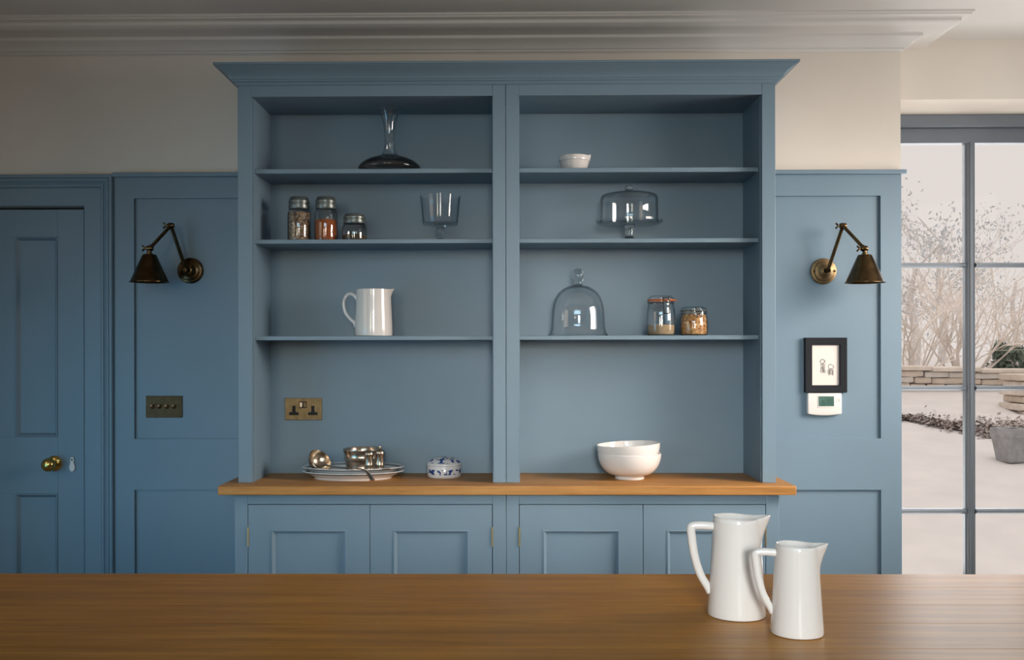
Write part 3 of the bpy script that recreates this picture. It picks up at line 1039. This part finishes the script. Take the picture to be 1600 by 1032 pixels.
def bowl(name, label, loc, R, H, foot, group=None, tilt=0.0):
    t = thing(name, label, 'bowl', loc, 0, group)
    t.rotation_euler = (0, -tilt, 0)
    th = 0.0035
    out = []
    for i in range(15):
        u = i / 14
        a = u * PI / 2
        out.append((foot * 1.02 + (R - foot * 1.02) * math.sin(a) ** 0.92, 0.013 + (H - 0.013) * (1 - math.cos(a)) ** 0.93))
    prof = [(0, 0.004), (foot - 0.006, 0.004), (foot - 0.005, 0.0), (foot, 0.0), (foot + 0.001, 0.003), (foot, 0.0125)] + out[1:] + [(R - th / 2, H + 0.0015)]
    prof += [(max(r - th, 0.003), z + 0.004 if i < 14 else z) for i, (r, z) in reversed(list(enumerate(out)))] + [(0, 0.0165)]
    MB().lathe(prof, 64).build('bowl_body', M_CERAMIC, t, local=True, smooth=50)
    return t


G = 'white bowls stacked on the dresser worktop'
bowl('bowl', 'white bowl with a narrow foot, the lower of two stacked on the dresser worktop', (0.4565, -0.190, WT + 0.0003), 0.1195, 0.096, 0.0545, G)
bowl('bowl', 'white bowl nested slightly tilted in another, the upper of two on the worktop', (0.4570, -0.190, WT + 0.0345), 0.1190, 0.096, 0.0545, G, 0.050)

t = thing('mixing_bowl', 'small white rimmed bowl with a tiny lip on the top right shelf', 'bowl', (0.2517, -0.185, SHELF[0][1] + 0.0003), 0.0)
pf = [(0, 0.003), (0.034, 0.003), (0.0385, 0.0), (0.041, 0.002), (0.0465, 0.010), (0.0520, 0.023), (0.0552, 0.036), (0.0565, 0.0395), (0.0585, 0.0405), (0.0590, 0.044), (0.0590, 0.054), (0.0570, 0.0575), (0.0545, 0.0575), (0.0535, 0.054), (0.052, 0.035), (0.045, 0.014), (0.030, 0.007), (0, 0.006)]


def lip(x, y, z, r, a, i):
    a = (a + PI) % (2 * PI) - PI
    g = math.exp(-((a + 0.25) / 0.16) ** 2) * max(0.0, (z - 0.040) / 0.0175)
    return (x * (1 + 0.09 * g), y * (1 + 0.09 * g), z + 0.0055 * g)


MB().lathe(pf, 72, mod=lip).build('bowl_body', M_CERAMIC, t, local=True, smooth=45)

# --------------------------------------------------------------- platters
PF = [(0, 0.003), (0.70, 0.003), (0.72, 0.0), (0.755, 0.0), (0.765, 0.005), (0.80, 0.009), (0.90, 0.0185), (0.975, 0.0245), (0.998, 0.0270), (1.0, 0.0285), (0.992, 0.0300), (0.97, 0.0295), (0.90, 0.0235), (0.80, 0.0145), (0.74, 0.0085), (0.60, 0.0070), (0, 0.0065)]
PLX, PLY = -0.5905, -0.168
for i, (dz, lab) in enumerate(((0.0003, 'white platter with painted rim shade on the dresser worktop, under another platter'), (0.0165, 'white platter with a dark rim line of painted shade, holding the ladle and silver pots'))):
    t = thing('platter', lab, 'platter', (PLX, PLY, WT + dz), 0, 'platters stacked on the dresser worktop')
    MB().lathe(PF, 72, sx=0.194, sy=0.130).build('platter_body', M_RIMSHADE, t, local=True, smooth=40)
PT = WT + 0.0165 + 0.0074          # inner surface of the upper platter

t = thing('silver_pot', 'round banded silver pot on the platter behind the shakers', 'pot', (-0.560, -0.135, PT))
pf = [(0, 0.0005), (0.060, 0.0), (0.0655, 0.002), (0.0665, 0.005), (0.0640, 0.009), (0.0625, 0.020), (0.0635, 0.033), (0.0660, 0.040), (0.0720, 0.0435), (0.0730, 0.0465), (0.0715, 0.0495), (0.0695, 0.052), (0.0690, 0.060), (0.0705, 0.070), (0.0735, 0.078), (0.0750, 0.081), (0.0745, 0.0845), (0.0720, 0.085), (0.0705, 0.082), (0.0670, 0.068), (0.0660, 0.050), (0.0600, 0.012), (0, 0.006)]
MB().lathe(pf, 64).build('pot_body', M_SILVER, t, local=True, smooth=40)


def shaker(label, x, y, h):
    t = thing('shaker', label, 'shaker', (x, y, PT), 0, 'silver shakers on the platter')
    pf = [(0, 0.0), (0.0175, 0.0), (0.0190, 0.002), (0.0190, 0.0055), (0.0175, 0.008), (0.0165, 0.012), (0.0160, 0.030), (0.0165, 0.032), (0.0160, 0.034), (0.0155, h * 0.66), (0.0165, h * 0.68), (0.0180, h * 0.70), (0.0180, h * 0.735)]
    MB().lathe(pf + [(0, h * 0.735)], 32).build('shaker_body', M_SILVER, t, local=True, smooth=40)
    pf = [(0, h * 0.735), (0.0178, h * 0.736), (0.0172, h * 0.77), (0.0150, h * 0.82), (0.0110, h * 0.86), (0.0055, h * 0.885), (0.0042, h * 0.90), (0.0058, h * 0.925), (0.0065, h * 0.955), (0.0050, h * 0.985), (0, h)]
    MB().lathe(pf, 32).build('shaker_cap', M_SILVER, t, local=True, smooth=40)


shaker('dull silver pepper shaker in front of the silver pot, left of its pair', -0.5225, -0.226, 0.0985)
shaker('silver shaker with a bright finial right of the silver pot', -0.4820, -0.222, 0.1035)

# ladle: bowl tipped on the platter, handle reaching over the rim to the front
t = thing('ladle', 'silver ladle lying on the platter with its handle over the front edge', 'ladle', (-0.700, -0.205, PT + 0.002))
b = MB()
R = 0.0480
cup = []
for i in range(11):
    a = i / 10 * PI * 0.46
    cup.append((R * math.sin(a), -R * math.cos(a)))
inn = [(max(r - 0.0013 * (r > 0.002), 0), z + 0.0013) for r, z in reversed(cup)]
b.lathe([(0 if i == 0 else r, z) for i, (r, z) in enumerate(cup)] + [(0 if i == 10 else r, z) for i, (r, z) in enumerate(inn)], 40)
rm = Vector((0, 0, 1)).rotation_difference(Vector((0.62, -0.46, 0.62)).normalized()).to_matrix()
b.v = [tuple(rm @ Vector(p) + Vector((-0.006, 0.0, 0.0490))) for p in b.v]
b.build('ladle_bowl', M_SILVER, t, local=True, smooth=50)
hp = curve([(0.014, -0.032, 0.031), (0.050, -0.055, 0.0265), (0.100, -0.083, 0.0260), (0.150, -0.104, 0.0260), (0.180, -0.118, 0.0190), (0.196, -0.130, 0.0020), (0.207, -0.139, -0.0125)], 30)
MB().tube(hp, [0.0100 - 0.003 * min(1, i / 12) + 0.0060 * max(0, (i - 14) / 16) for i in range(31)], 12, 0.30, up=(0.5, 0.8, 0)).build('ladle_handle', M_SILVER, t, local=True, smooth=60)

t = thing('spoon', 'silver spoon handle resting on the platter rim below the right shaker', 'spoon', (-0.470, -0.250, PT + 0.014))
hp = curve([(-0.065, 0.000, -0.0085), (-0.030, -0.006, -0.004), (0.0, -0.014, 0.0055), (0.022, -0.024, 0.008), (0.036, -0.031, 0.0065)], 18)
MB().tube(hp, [0.0040 + 0.0035 * max(0, (i - 6) / 12) for i in range(19)], 10, 0.34, up=(0.5, 0.8, 0)).build('spoon_handle', M_SILVER, t, local=True, smooth=60)
sp = MB().lathe([(0, -0.006), (0.009, -0.004), (0.014, 0.0), (0.0155, 0.003), (0.0145, 0.0032), (0.009, -0.001), (0, -0.003)], 24, (-0.083, 0.002, -0.0075), sx=1.5)
sp.build('spoon_bowl', M_SILVER, t, local=True, smooth=50)

# trinket box
t = thing('trinket_box', 'round blue and white china box with a domed lid', 'box', (-0.2455, -0.142, WT + 0.0003))
MB().lathe([(0, 0.001), (0.056, 0.001), (0.0600, 0.0), (0.0635, 0.003), (0.0655, 0.009), (0.0655, 0.044), (0.0640, 0.0462), (0, 0.0463)], 56).build('box_body', M_CHINA, t, local=True, smooth=40)
MB().lathe([(0, 0.0466), (0.064, 0.0466), (0.0672, 0.0475), (0.0675, 0.0505), (0.0655, 0.0535), (0.0600, 0.0610), (0.0480, 0.0690), (0.030, 0.0745), (0.012, 0.0770), (0, 0.0772)], 56).build('lid', M_CHINA, t, local=True, smooth=40)


# --------------------------------------------------------------- glassware
def shell(outer, th):
    """Closed thin glass wall from an outer profile (bottom to top)."""
    inner = [(max(r - th, 0.0), z + (th if r < 0.02 else 0)) for r, z in outer]
    return outer + inner[::-1]


t = thing('decanter', 'clear glass decanter with a wide smoky base on the top left shelf', 'decanter', (-0.4468, -0.195, SHELF[0][1] + 0.0003))
base = [(0.0, 0.0), (0.100, 0.0), (0.112, 0.003), (0.1180, 0.010), (0.1180, 0.016), (0.1130, 0.025), (0.0980, 0.038), (0.0760, 0.049), (0.0560, 0.0555), (0.040, 0.060)]
MB().lathe(base + [(max(r - 0.003, 0), z - 0.002 if z > 0.02 else z + 0.003) for r, z in reversed(base)], 64).build('decanter_base', M_GLASSD, t, local=True, smooth=60)
nk = [(0.0395, 0.0602), (0.030, 0.0670), (0.0240, 0.0780), (0.0200, 0.0950), (0.0185, 0.115), (0.0185, 0.135), (0.0200, 0.160), (0.0240, 0.185), (0.0310, 0.210), (0.0410, 0.232), (0.0490, 0.2440)]
MB().lathe(nk + [(r - 0.0022, z) for r, z in reversed(nk)] + [nk[0]], 48).build('decanter_neck', M_GLASS, t, local=True, smooth=60)


def screw_jar(label, x, y, r, h, fill, mat, lid_h, grp):
    t = thing('storage_jar', label, 'jar', (x, y, SHELF[1][1] + 0.0003), 0, grp)
    nz = h - lid_h - 0.006
    out = [(0.0, 0.0), (r - 0.004, 0.0), (r - 0.001, 0.002), (r, 0.006), (r, nz - 0.016), (r - 0.002, nz - 0.008), (r * 0.88, nz - 0.001), (r * 0.84, nz + 0.003), (r * 0.84, nz + 0.010)]
    MB().lathe(shell(out, 0.0028), 48).build('jar_glass', M_GLASS, t, local=True, smooth=50)
    rf = r - 0.0036
    MB().lathe([(0, 0.0035), (rf - 0.002, 0.0036), (rf, 0.006), (rf, fill - 0.003), (rf * 0.8, fill), (rf * 0.4, fill + 0.002), (0, fill + 0.0015)], 40).build('jar_contents', mat, t, local=True)
    lr = r * 0.89
    l0 = h - lid_h
    lid = [(0, l0 - 0.002), (lr * 0.98, l0 - 0.002), (lr, l0), (lr, l0 + lid_h * 0.28), (lr * 0.94, l0 + lid_h * 0.33), (lr * 0.94, l0 + lid_h * 0.42), (lr, l0 + lid_h * 0.47), (lr, l0 + lid_h * 0.66), (lr * 0.93, l0 + lid_h * 0.74), (lr * 0.90, l0 + lid_h * 0.90), (lr * 0.80, h), (0, h + 0.001)]
    MB().lathe(lid, 48).build('lid', M_GREYLID, t, local=True, smooth=35)
    return t


GJ = 'jars on the second left shelf'
screw_jar('lidded glass jar full of speckled beans, leftmost on the shelf', -0.792, -0.185, 0.0440, 0.1690, 0.112, M_BEANS, 0.0430, GJ)
screw_jar('lidded glass jar half full of orange lentils', -0.690, -0.185, 0.0440, 0.1690, 0.083, M_LENTIL, 0.0430, GJ)
screw_jar('short lidded glass jar with a little dark spice', -0.582, -0.185, 0.0470, 0.1040, 0.026, M_DARKSP, 0.0340, GJ)

t = thing('footed_bowl', 'clear glass footed bowl with straight sides, right end of the left shelf', 'bowl', (-0.256, -0.185, SHELF[1][1] + 0.0003))
o = [(0.0, 0.0600), (0.050, 0.0600), (0.0640, 0.0625), (0.0670, 0.068), (0.0690, 0.090), (0.0725, 0.130), (0.0770, 0.1715)]
MB().lathe(o + [(0.0755, 0.1720)] + [(0.0748, 0.1715), (0.0703, 0.130), (0.0668, 0.090), (0.0645, 0.0745), (0.060, 0.0715), (0, 0.0712)], 56).build('glass_bowl', M_GLASS, t, local=True, smooth=50)
MB().lathe([(0, 0.0), (0.042, 0.0), (0.044, 0.0015), (0.042, 0.003), (0.016, 0.0075), (0.0095, 0.012), (0.0095, 0.024), (0.0150, 0.032), (0.0165, 0.038), (0.0135, 0.044), (0.0150, 0.050), (0.024, 0.0595), (0, 0.0598)], 40).build('stem', M_KNOBGL, t, local=True, smooth=50)

# cake stand and its dome
CX, CY, CZ = 0.4605, -0.165, SHELF[1][1] + 0.0003
t = thing('cake_stand', 'clear glass cake stand on a short stem under a glass dome', 'cake stand', (CX, CY, CZ))
MB().lathe([(0, 0.0600), (0.020, 0.0600), (0.090, 0.0640), (0.1180, 0.0670), (0.1255, 0.0720), (0.1262, 0.0800), (0.1245, 0.0805), (0.1228, 0.0765), (0.1150, 0.0720), (0.080, 0.0690), (0, 0.0670)], 64).build('plate', M_GLASS, t, local=True, smooth=40)
MB().lathe([(0, 0.0), (0.046, 0.0), (0.048, 0.002), (0.045, 0.004), (0.022, 0.009), (0.0185, 0.012), (0.0170, 0.026), (0.0180, 0.040), (0.0185, 0.052), (0.022, 0.0596), (0, 0.0598)], 40).build('stem', M_KNOBGL, t, local=True, smooth=50)
t = thing('glass_dome', 'low clear glass dome with a ball knob on the cake stand', 'dome', (CX, CY, CZ + 0.0742))
o = [(0.1120, 0.0), (0.1135, 0.002), (0.1110, 0.005), (0.1098, 0.012), (0.1092, 0.040), (0.1086, 0.084), (0.1075, 0.0935), (0.1040, 0.0995), (0.0960, 0.1035), (0.0780, 0.1075), (0.050, 0.1105), (0.022, 0.1120), (0.0, 0.1122)]
MB().lathe(o + [(max(r - 0.0025, 0), z - (0.0025 if z > 0.06 else 0)) for r, z in reversed(o)] + [o[0]], 64).build('dome_glass', M_GLASS, t, local=True, smooth=60)
MB().lathe([(0, 0.1115), (0.0085, 0.1118), (0.0075, 0.116), (0.0125, 0.119), (0.0160, 0.1255), (0.0162, 0.131), (0.0125, 0.1385), (0.006, 0.1415), (0, 0.142)], 32).build('knob', M_KNOBGL, t, local=True, smooth=60)

# bell cloche
t = thing('cloche', 'tall bell shaped glass cloche with a knob on the third shelf', 'cloche', (0.2660, -0.160, SHELF[2][1] + 0.0003))
o = [(0.1145, 0.0005), (0.1160, 0.0030), (0.1110, 0.0075), (0.1065, 0.0150), (0.1035, 0.0260), (0.1018, 0.0450), (0.1008, 0.0700), (0.0995, 0.0950), (0.0955, 0.1200), (0.0880, 0.1430), (0.0760, 0.1630), (0.0590, 0.1785), (0.0400, 0.1880), (0.0200, 0.1925), (0.0, 0.1930)]
MB().lathe(o + [(max(r - 0.0028, 0), z - (0.0028 if z > 0.08 else 0)) for r, z in reversed(o)] + [o[0]], 72).build('bell_glass', M_GLASS, t, local=True, smooth=60)
MB().lathe([(0, 0.1920), (0.0200, 0.1922), (0.0170, 0.1970), (0.0165, 0.2050), (0.0185, 0.2130), (0.0225, 0.2240), (0.0232, 0.2330), (0.0205, 0.2440), (0.0140, 0.2530), (0.006, 0.2565), (0, 0.2568)], 36).build('knob', M_KNOBGL, t, local=True, smooth=60)


def clip_jar(label, x, y, r, h, fill, mat, seal, wire, flat_dir):
    t = thing('clip_jar', label, 'jar', (x, y, SHELF[2][1] + 0.0003), 0, 'clip top jars on the third right shelf')
    nz = h * 0.80 if h > 0.12 else h * 0.74
    rn = r * 0.86
    out = [(0.0, 0.0), (r * 0.86, 0.0), (r * 0.93, 0.003), (r * 0.985, 0.012), (r, nz * 0.30), (r, nz * 0.55), (r * 0.97, nz * 0.78), (r * 0.91, nz * 0.92), (rn, nz), (rn, nz + 0.004), (rn + 0.003, nz + 0.006), (rn + 0.003, nz + 0.010)]
    MB().lathe(shell(out, 0.003), 52).build('jar_glass', M_GLASS, t, local=True, smooth=55)
    rf = [(max(q - 0.0040, 0), z) for q, z in out[1:] if z < fill] 
    last = r - 0.0042
    MB().lathe([(0, 0.0035), (r * 0.86 - 0.004, 0.0036)] + [(q, max(z, 0.005)) for q, z in rf[1:]] + [(last * (0.985 if fill < nz * .6 else 0.90), fill), (last * 0.5, fill + 0.0025), (0, fill + 0.002)], 44).build('jar_contents', mat, t, local=True)
    s = MB().lathe([(rn - 0.003, nz + 0.0102), (rn + 0.0042, nz + 0.0102), (rn + 0.0052, nz + 0.0125), (rn + 0.0042, nz + 0.0152), (rn - 0.003, nz + 0.0152), (rn - 0.003, nz + 0.0102)], 44)
    if seal is M_ORANGE:
        s.box(rn, rn + 0.016, -0.005, 0.004, nz + 0.0112, nz + 0.0142)
    s.build('rubber_seal', seal, t, local=True)
    MB().lathe([(0, nz + 0.0125), (rn - 0.0035, nz + 0.0125), (rn - 0.0035, nz + 0.0154), (rn + 0.003, nz + 0.0154), (rn + 0.003, nz + 0.020), (rn - 0.002, nz + 0.0235), (rn - 0.006, h - 0.002), (rn - 0.012, h), (0, h - 0.001)], 48).build('lid', M_GLASS, t, local=True, smooth=45)
    # wire bail: hoop round the neck, side wires and the front loop
    w = MB()
    q = rn + 0.0045
    w.tube([(q * math.cos(2 * PI * k / 40), q * math.sin(2 * PI * k / 40), nz + 0.003) for k in range(40)], 0.0013, 6, closed=True)
    a0 = -PI / 2 + flat_dir
    ca, sa = math.cos(a0), math.sin(a0)

    def at(u, dz, d):
        return (ca * (rn + d) - sa * u, sa * (rn + d) + ca * u, nz + dz)
    if wire is M_DWIRE:
        w.tube([at(-0.012, 0.022, 0.002), at(-0.010, 0.016, 0.008), at(-0.0095, 0.004, 0.0125), at(-0.0095, -0.036, 0.0125), at(-0.0085, -0.0385, 0.0125), at(0.0085, -0.0385, 0.0125), at(0.0095, -0.036, 0.0125), at(0.0095, 0.004, 0.0125), at(0.010, 0.016, 0.008), at(0.012, 0.022, 0.002)], 0.0023, 6)
    else:
        w.tube([at(-0.006, 0.023, 0.004), at(-0.011, 0.015, 0.009), at(-0.014, 0.002, 0.012), at(-0.012, -0.008, 0.012), at(-0.006, -0.014, 0.012)], 0.0022, 6)
        w.tube([at(0.006, 0.023, 0.004), at(0.011, 0.015, 0.009), at(0.014, 0.002, 0.012), at(0.012, -0.008, 0.012), at(0.006, -0.014, 0.012)], 0.0022, 6)
        w.tube([at(-0.008, -0.010, 0.013), at(0, -0.004, 0.013), at(0.008, -0.010, 0.013)], 0.0020, 6)
    w.tube([at(-0.013, 0.021, 0.003), at(0.013, 0.021, 0.003)], 0.0018, 6)
    w.build('wire_clip', wire, t, local=True, smooth=60)


clip_jar('tall clip top jar with an orange seal and pale grain in the bottom', 0.5765, -0.190, 0.0545, 0.1505, 0.040, M_SUGAR, M_ORANGE, M_DWIRE, 0.22)
clip_jar('short clip top jar filled with golden corn', 0.7000, -0.190, 0.0530, 0.1085, 0.078, M_CORN, M_GREYLID, M_STEEL, 0.16)


# ================================================================== WALL FITTINGS
def wall_lamp(label, x, z, d):
    """d = +1: shade hangs to the right of the plate, -1: to the left."""
    t = thing('wall_lamp', label, 'lamp', (x, PY, z), 0, 'swing arm wall lamps')
    MB().lathe([(0, 0), (0.050, 0), (0.0515, 0.004), (0.0505, 0.009), (0.0440, 0.012), (0.0405, 0.0125), (0.0385, 0.0165), (0.0360, 0.0180), (0.0270, 0.0185), (0.0245, 0.0200), (0.0200, 0.0260), (0.0130, 0.0300), (0, 0.0310)], 48, axis='y').build('wall_plate', M_PLATE if d > 0 else M_BRONZE, t, local=True, smooth=30)
    for s in (-1, 1):
        MB().lathe([(0, 0.016), (0.0045, 0.0165), (0.004, 0.0205), (0, 0.0215)], 14, (s * 0.0395, 0, 0), axis='y').build('screw', M_BRONZE, t, local=True)
    A = Vector((0.006 * d, -0.040, 0.0))
    B = Vector((0.050 * d, -0.085, 0.1690))
    Cc = Vector((0.108 * d, -0.152, 0.0740))
    j = MB().tube([(0, -0.026, 0), A, A + Vector((0, -0.010, 0))], [0.009, 0.010, 0.008], 14)
    j.build('pivot', M_BRONZE, t, local=True)
    MB().tube([A, A.lerp(B, 0.03), A.lerp(B, 0.94), B], [0.0072, 0.0068, 0.0068, 0.0085], 14).build('lower_arm', M_BRONZE, t, local=True)
    u = MB().tube([B, B.lerp(Cc, 0.06), B.lerp(Cc, 0.10), B.lerp(Cc, 0.88), B.lerp(Cc, 0.90), Cc], [0.0095, 0.0095, 0.0066, 0.0066, 0.0090, 0.0090], 14)
    u.build('upper_arm', M_BRONZE, t, local=True)
    for P, nm in ((B, 'elbow_joint'), (Cc, 'shade_joint')):
        k = MB().lathe([(0, -0.013), (0.0095, -0.012), (0.0115, -0.006), (0.0115, 0.006), (0.0095, 0.012), (0, 0.013)], 18, P, axis='x')
        # wing nut
        k.tube([P + Vector((-0.012, 0, 0)), P + Vector((-0.020, -0.002, 0))], 0.0042, 10)
        for sgn in (-1, 1):
            k.tube([P + Vector((-0.018, -0.002, 0.001 * sgn)), P + Vector((-0.026, -0.003, 0.0075 * sgn)), P + Vector((-0.029, -0.003, 0.0105 * sgn))], [0.0030, 0.0042, 0.0030], 8)
        k.build(nm, M_BRONZE, t, local=True)
    sh = Cc + Vector((0.002 * d, 0, -0.012))
    MB().lathe([(0, 0.012), (0.008, 0.011), (0.0085, -0.004), (0.0115, -0.006), (0.0115, -0.014), (0, -0.0145)], 20, sh).build('shade_collar', M_BRONZE, t, local=True)
    so = [(0.0105, -0.010), (0.0240, -0.0115), (0.0265, -0.0150), (0.0300, -0.022), (0.0700, -0.1130), (0.0745, -0.1165), (0.0745, -0.1180)]
    MB().lathe(so + [(0.0725, -0.1172), (0.0680, -0.1120), (0.0285, -0.0225), (0.0225, -0.0140), (0.0105, -0.0125), (0.0105, -0.010)], 56, sh).build('lamp_shade', M_BRONZE, t, local=True, smooth=40)
    MB().lathe([(0, -0.0125), (0.013, -0.013), (0.013, -0.045), (0, -0.046)], 20, sh).build('bulb_holder', M_BLACK, t, local=True)
    MB().lathe([(0, -0.046), (0.010, -0.048), (0.014, -0.060), (0.020, -0.075), (0.022, -0.088), (0.018, -0.100), (0.008, -0.107), (0, -0.108)], 24, sh).build('bulb', M_BULB, t, local=True)
    return t


wall_lamp('dark bronze swing arm wall lamp on the panelling left of the dresser', -1.2617, 1.7193, -1)
wall_lamp('aged brass swing arm wall lamp on the panelling right of the dresser', 1.2427, 1.7098, 1)

# switch plate
sx0, sx1, sz0, sz1 = -1.4405, -1.2955, 1.1354, 1.2220
t = thing('light_switch', 'dark bronze switch plate with four toggles between door and dresser', 'switch', ((sx0 + sx1) / 2, PY, (sz0 + sz1) / 2))
MB().box(sx0, sx1, PY - 0.005, PY - 0.0003, sz0, sz1).build('switch_plate', M_BROWNPL, t, bevel=0.0012)
for i in range(4):
    xx = sx0 + 0.027 + i * 0.0285
    zz = (sz0 + sz1) / 2
    MB().lathe([(0, 0.004), (0.0085, 0.0045), (0.0085, 0.007), (0.0065, 0.0085), (0, 0.009)], 20, (xx, PY, zz), axis='y').build('toggle_collar', M_BROWNPL, t)
    MB().tube([(xx, PY - 0.007, zz), (xx, PY - 0.015, zz + 0.003), (xx, PY - 0.020, zz + 0.005)], [0.0032, 0.0042, 0.0048], 12).build('toggle', M_SILVER, t)
for xx in (sx0 + 0.0105, sx1 - 0.0105):
    MB().lathe([(0, 0.0045), (0.0032, 0.005), (0.0028, 0.0062), (0, 0.0066)], 12, (xx, PY, (sz0 + sz1) / 2), axis='y').build('screw', M_BROWNPL, t)

# double socket on the back panel
y0 = -0.028
cx, cz = -0.8085, 1.1700
t = thing('power_socket', 'antique brass double socket plate on the back panel above the platters', 'socket', (cx, y0, cz))
MB().box(cx - 0.0730, cx + 0.0730, y0 - 0.005, y0 - 0.0003, cz - 0.0430, cz + 0.0430).build('socket_plate', M_PLATE, t, bevel=0.0012)
for s in (-1, 1):
    ox = cx + s * 0.0375
    MB().prism([(ox - 0.019, cz - 0.024), (ox + 0.019, cz - 0.024), (ox + 0.019, cz - 0.013), (ox + 0.0065, cz - 0.011), (ox + 0.0065, cz + 0.013), (ox - 0.0065, cz + 0.013), (ox - 0.0065, cz - 0.011), (ox - 0.019, cz - 0.013)], y0 - 0.0058, y0 - 0.0045).build('socket_insert', M_BLACK, t, smooth=0)
MB().box(cx - 0.016, cx + 0.0135, y0 - 0.0062, y0 - 0.0045, cz + 0.004, cz + 0.030).build('switch_surround', M_BLACK, t, bevel=0.0005)
for xx in (cx - 0.0085, cx + 0.0065):
    MB().prism([(xx - 0.0052, cz + 0.0075), (xx + 0.0052, cz + 0.0075), (xx + 0.0052, cz + 0.0265), (xx - 0.0052, cz + 0.0265)], y0 - 0.0095, y0 - 0.006).build('rocker_switch', M_SILVER if xx < cx else M_PLATE, t, bevel=0.001)

# framed sketch
fx0, fx1, fz0, fz1 = 1.1655, 1.3300, 1.2325, 1.4480
fy = PY
t = thing('picture_frame', 'charcoal framed pencil sketch hanging above the thermostat', 'picture', ((fx0 + fx1) / 2, fy, fz0))
MB().rings(fx0, fx1, fz0, fz1, [(0, fy - 0.0005), (0, fy - 0.020), (0.002, fy - 0.022), (0.0265, fy - 0.020), (0.0285, fy - 0.018), (0.0285, fy - 0.010)]).build('frame', M_CHAR, t)
box('picture_sheet', M_PAPER, fx0 + 0.01, fx1 - 0.01, fy - 0.0105, fy - 0.001, fz0 + 0.01, fz1 - 0.01, t, bevel=0)
rng = random.Random(2)
for cxs, czs, hh, ww in ((fx0 + 0.0715, fz0 + 0.102, 0.058, 0.021), (fx0 + 0.1035, fz0 + 0.088, 0.046, 0.024)):
    m = MB()
    yy = fy - 0.0108
    hr = ww * 0.42
    top = czs + hh * 0.5 - hr
    for q in range(3):      # loose loops for a head, a body and legs
        m.tube([(cxs + (hr * math.cos(k * PI / 8)) + rng.gauss(0, .0009), yy, top + hr * 0.9 * math.sin(k * PI / 8) + rng.gauss(0, .0009)) for k in range(16)], 0.0007, 4, closed=True)
    for q in range(9):
        xx = cxs + (q - 4) * ww * 0.10 + rng.gauss(0, .0008)
        m.tube([(xx, yy, top - hr * 1.0), (xx + rng.gauss(0, .0016), yy, czs - hh * 0.12), (xx + rng.gauss(0, .002), yy, czs - hh * (0.38 + 0.1 * rng.random()))], 0.0007, 4)
    for q in range(4):
        zz = czs - hh * (0.05 + 0.1 * q)
        m.tube([(cxs - ww * .42, yy, zz + rng.gauss(0, .001)), (cxs + ww * (.35 + .2 * rng.random()), yy, zz + rng.gauss(0, .002))], 0.0004, 4)
    m.build('sketch_figure', M_PENCIL, t, smooth=0)

# thermostat
tx0, tx1, tz0, tz1 = 1.1745, 1.3085, 1.1420, 1.2300
t = thing('thermostat', 'white thermostat with a green screen under the picture frame', 'thermostat', ((tx0 + tx1) / 2, PY, tz0))
ou = []
for i in range(13):
    u = i / 12
    ou.append((tx0 + (tx1 - tx0) * u, tz0 + 0.006 * (2 * u - 1) ** 2))
ou += [(tx1, tz1), (tx0, tz1)]
MB().prism(ou, PY - 0.024, PY - 0.0005).build('thermostat_body', M_WHITEPL, t, bevel=0.005, seg=3)
MB().box(1.2125, 1.2830, PY - 0.0255, PY - 0.022, 1.1735, 1.2230).build('screen_bezel', M_WHITEPL, t, bevel=0.0015)
sc = MB().box(1.2165, 1.2765, PY - 0.0265, PY - 0.024, 1.1790, 1.2180).build('screen', M_LCD, t, bevel=0.0004)
m = MB()
sy0, sy1 = PY - 0.0268, PY - 0.0262


def seg7(m, x, z, w, h, code, th=0.0012):
    A = {'a': (x, x + w, z + h - th, z + h), 'g': (x, x + w, z + h / 2 - th / 2, z + h / 2 + th / 2), 'd': (x, x + w, z, z + th),
         'f': (x, x + th, z + h / 2, z + h), 'b': (x + w - th, x + w, z + h / 2, z + h), 'e': (x, x + th, z, z + h / 2), 'c': (x + w - th, x + w, z, z + h / 2)}
    for ch in code:
        q = A[ch]
        m.box(q[0], q[1], sy0, sy1, q[2], q[3])


seg7(m, 1.2240, 1.1860, 0.0075, 0.016, 'bc')
seg7(m, 1.2330, 1.1860, 0.0075, 0.016, 'afgcd')
seg7(m, 1.2490, 1.1880, 0.0085, 0.020, 'abged')
seg7(m, 1.2600, 1.1880, 0.0085, 0.020, 'abcdef')
m.build('screen_digits', M_LCDINK, sc, smooth=0)
for zz in (1.196, 1.211):
    MB().box(1.2855, 1.2905, PY - 0.0255, PY - 0.023, zz - 0.003, zz + 0.003).build('button', M_PAPER, t, bevel=0.001)
MB().box(1.2945, 1.3020, PY - 0.0255, PY - 0.023, 1.198, 1.211).build('button', M_PAPER, t, bevel=0.001)
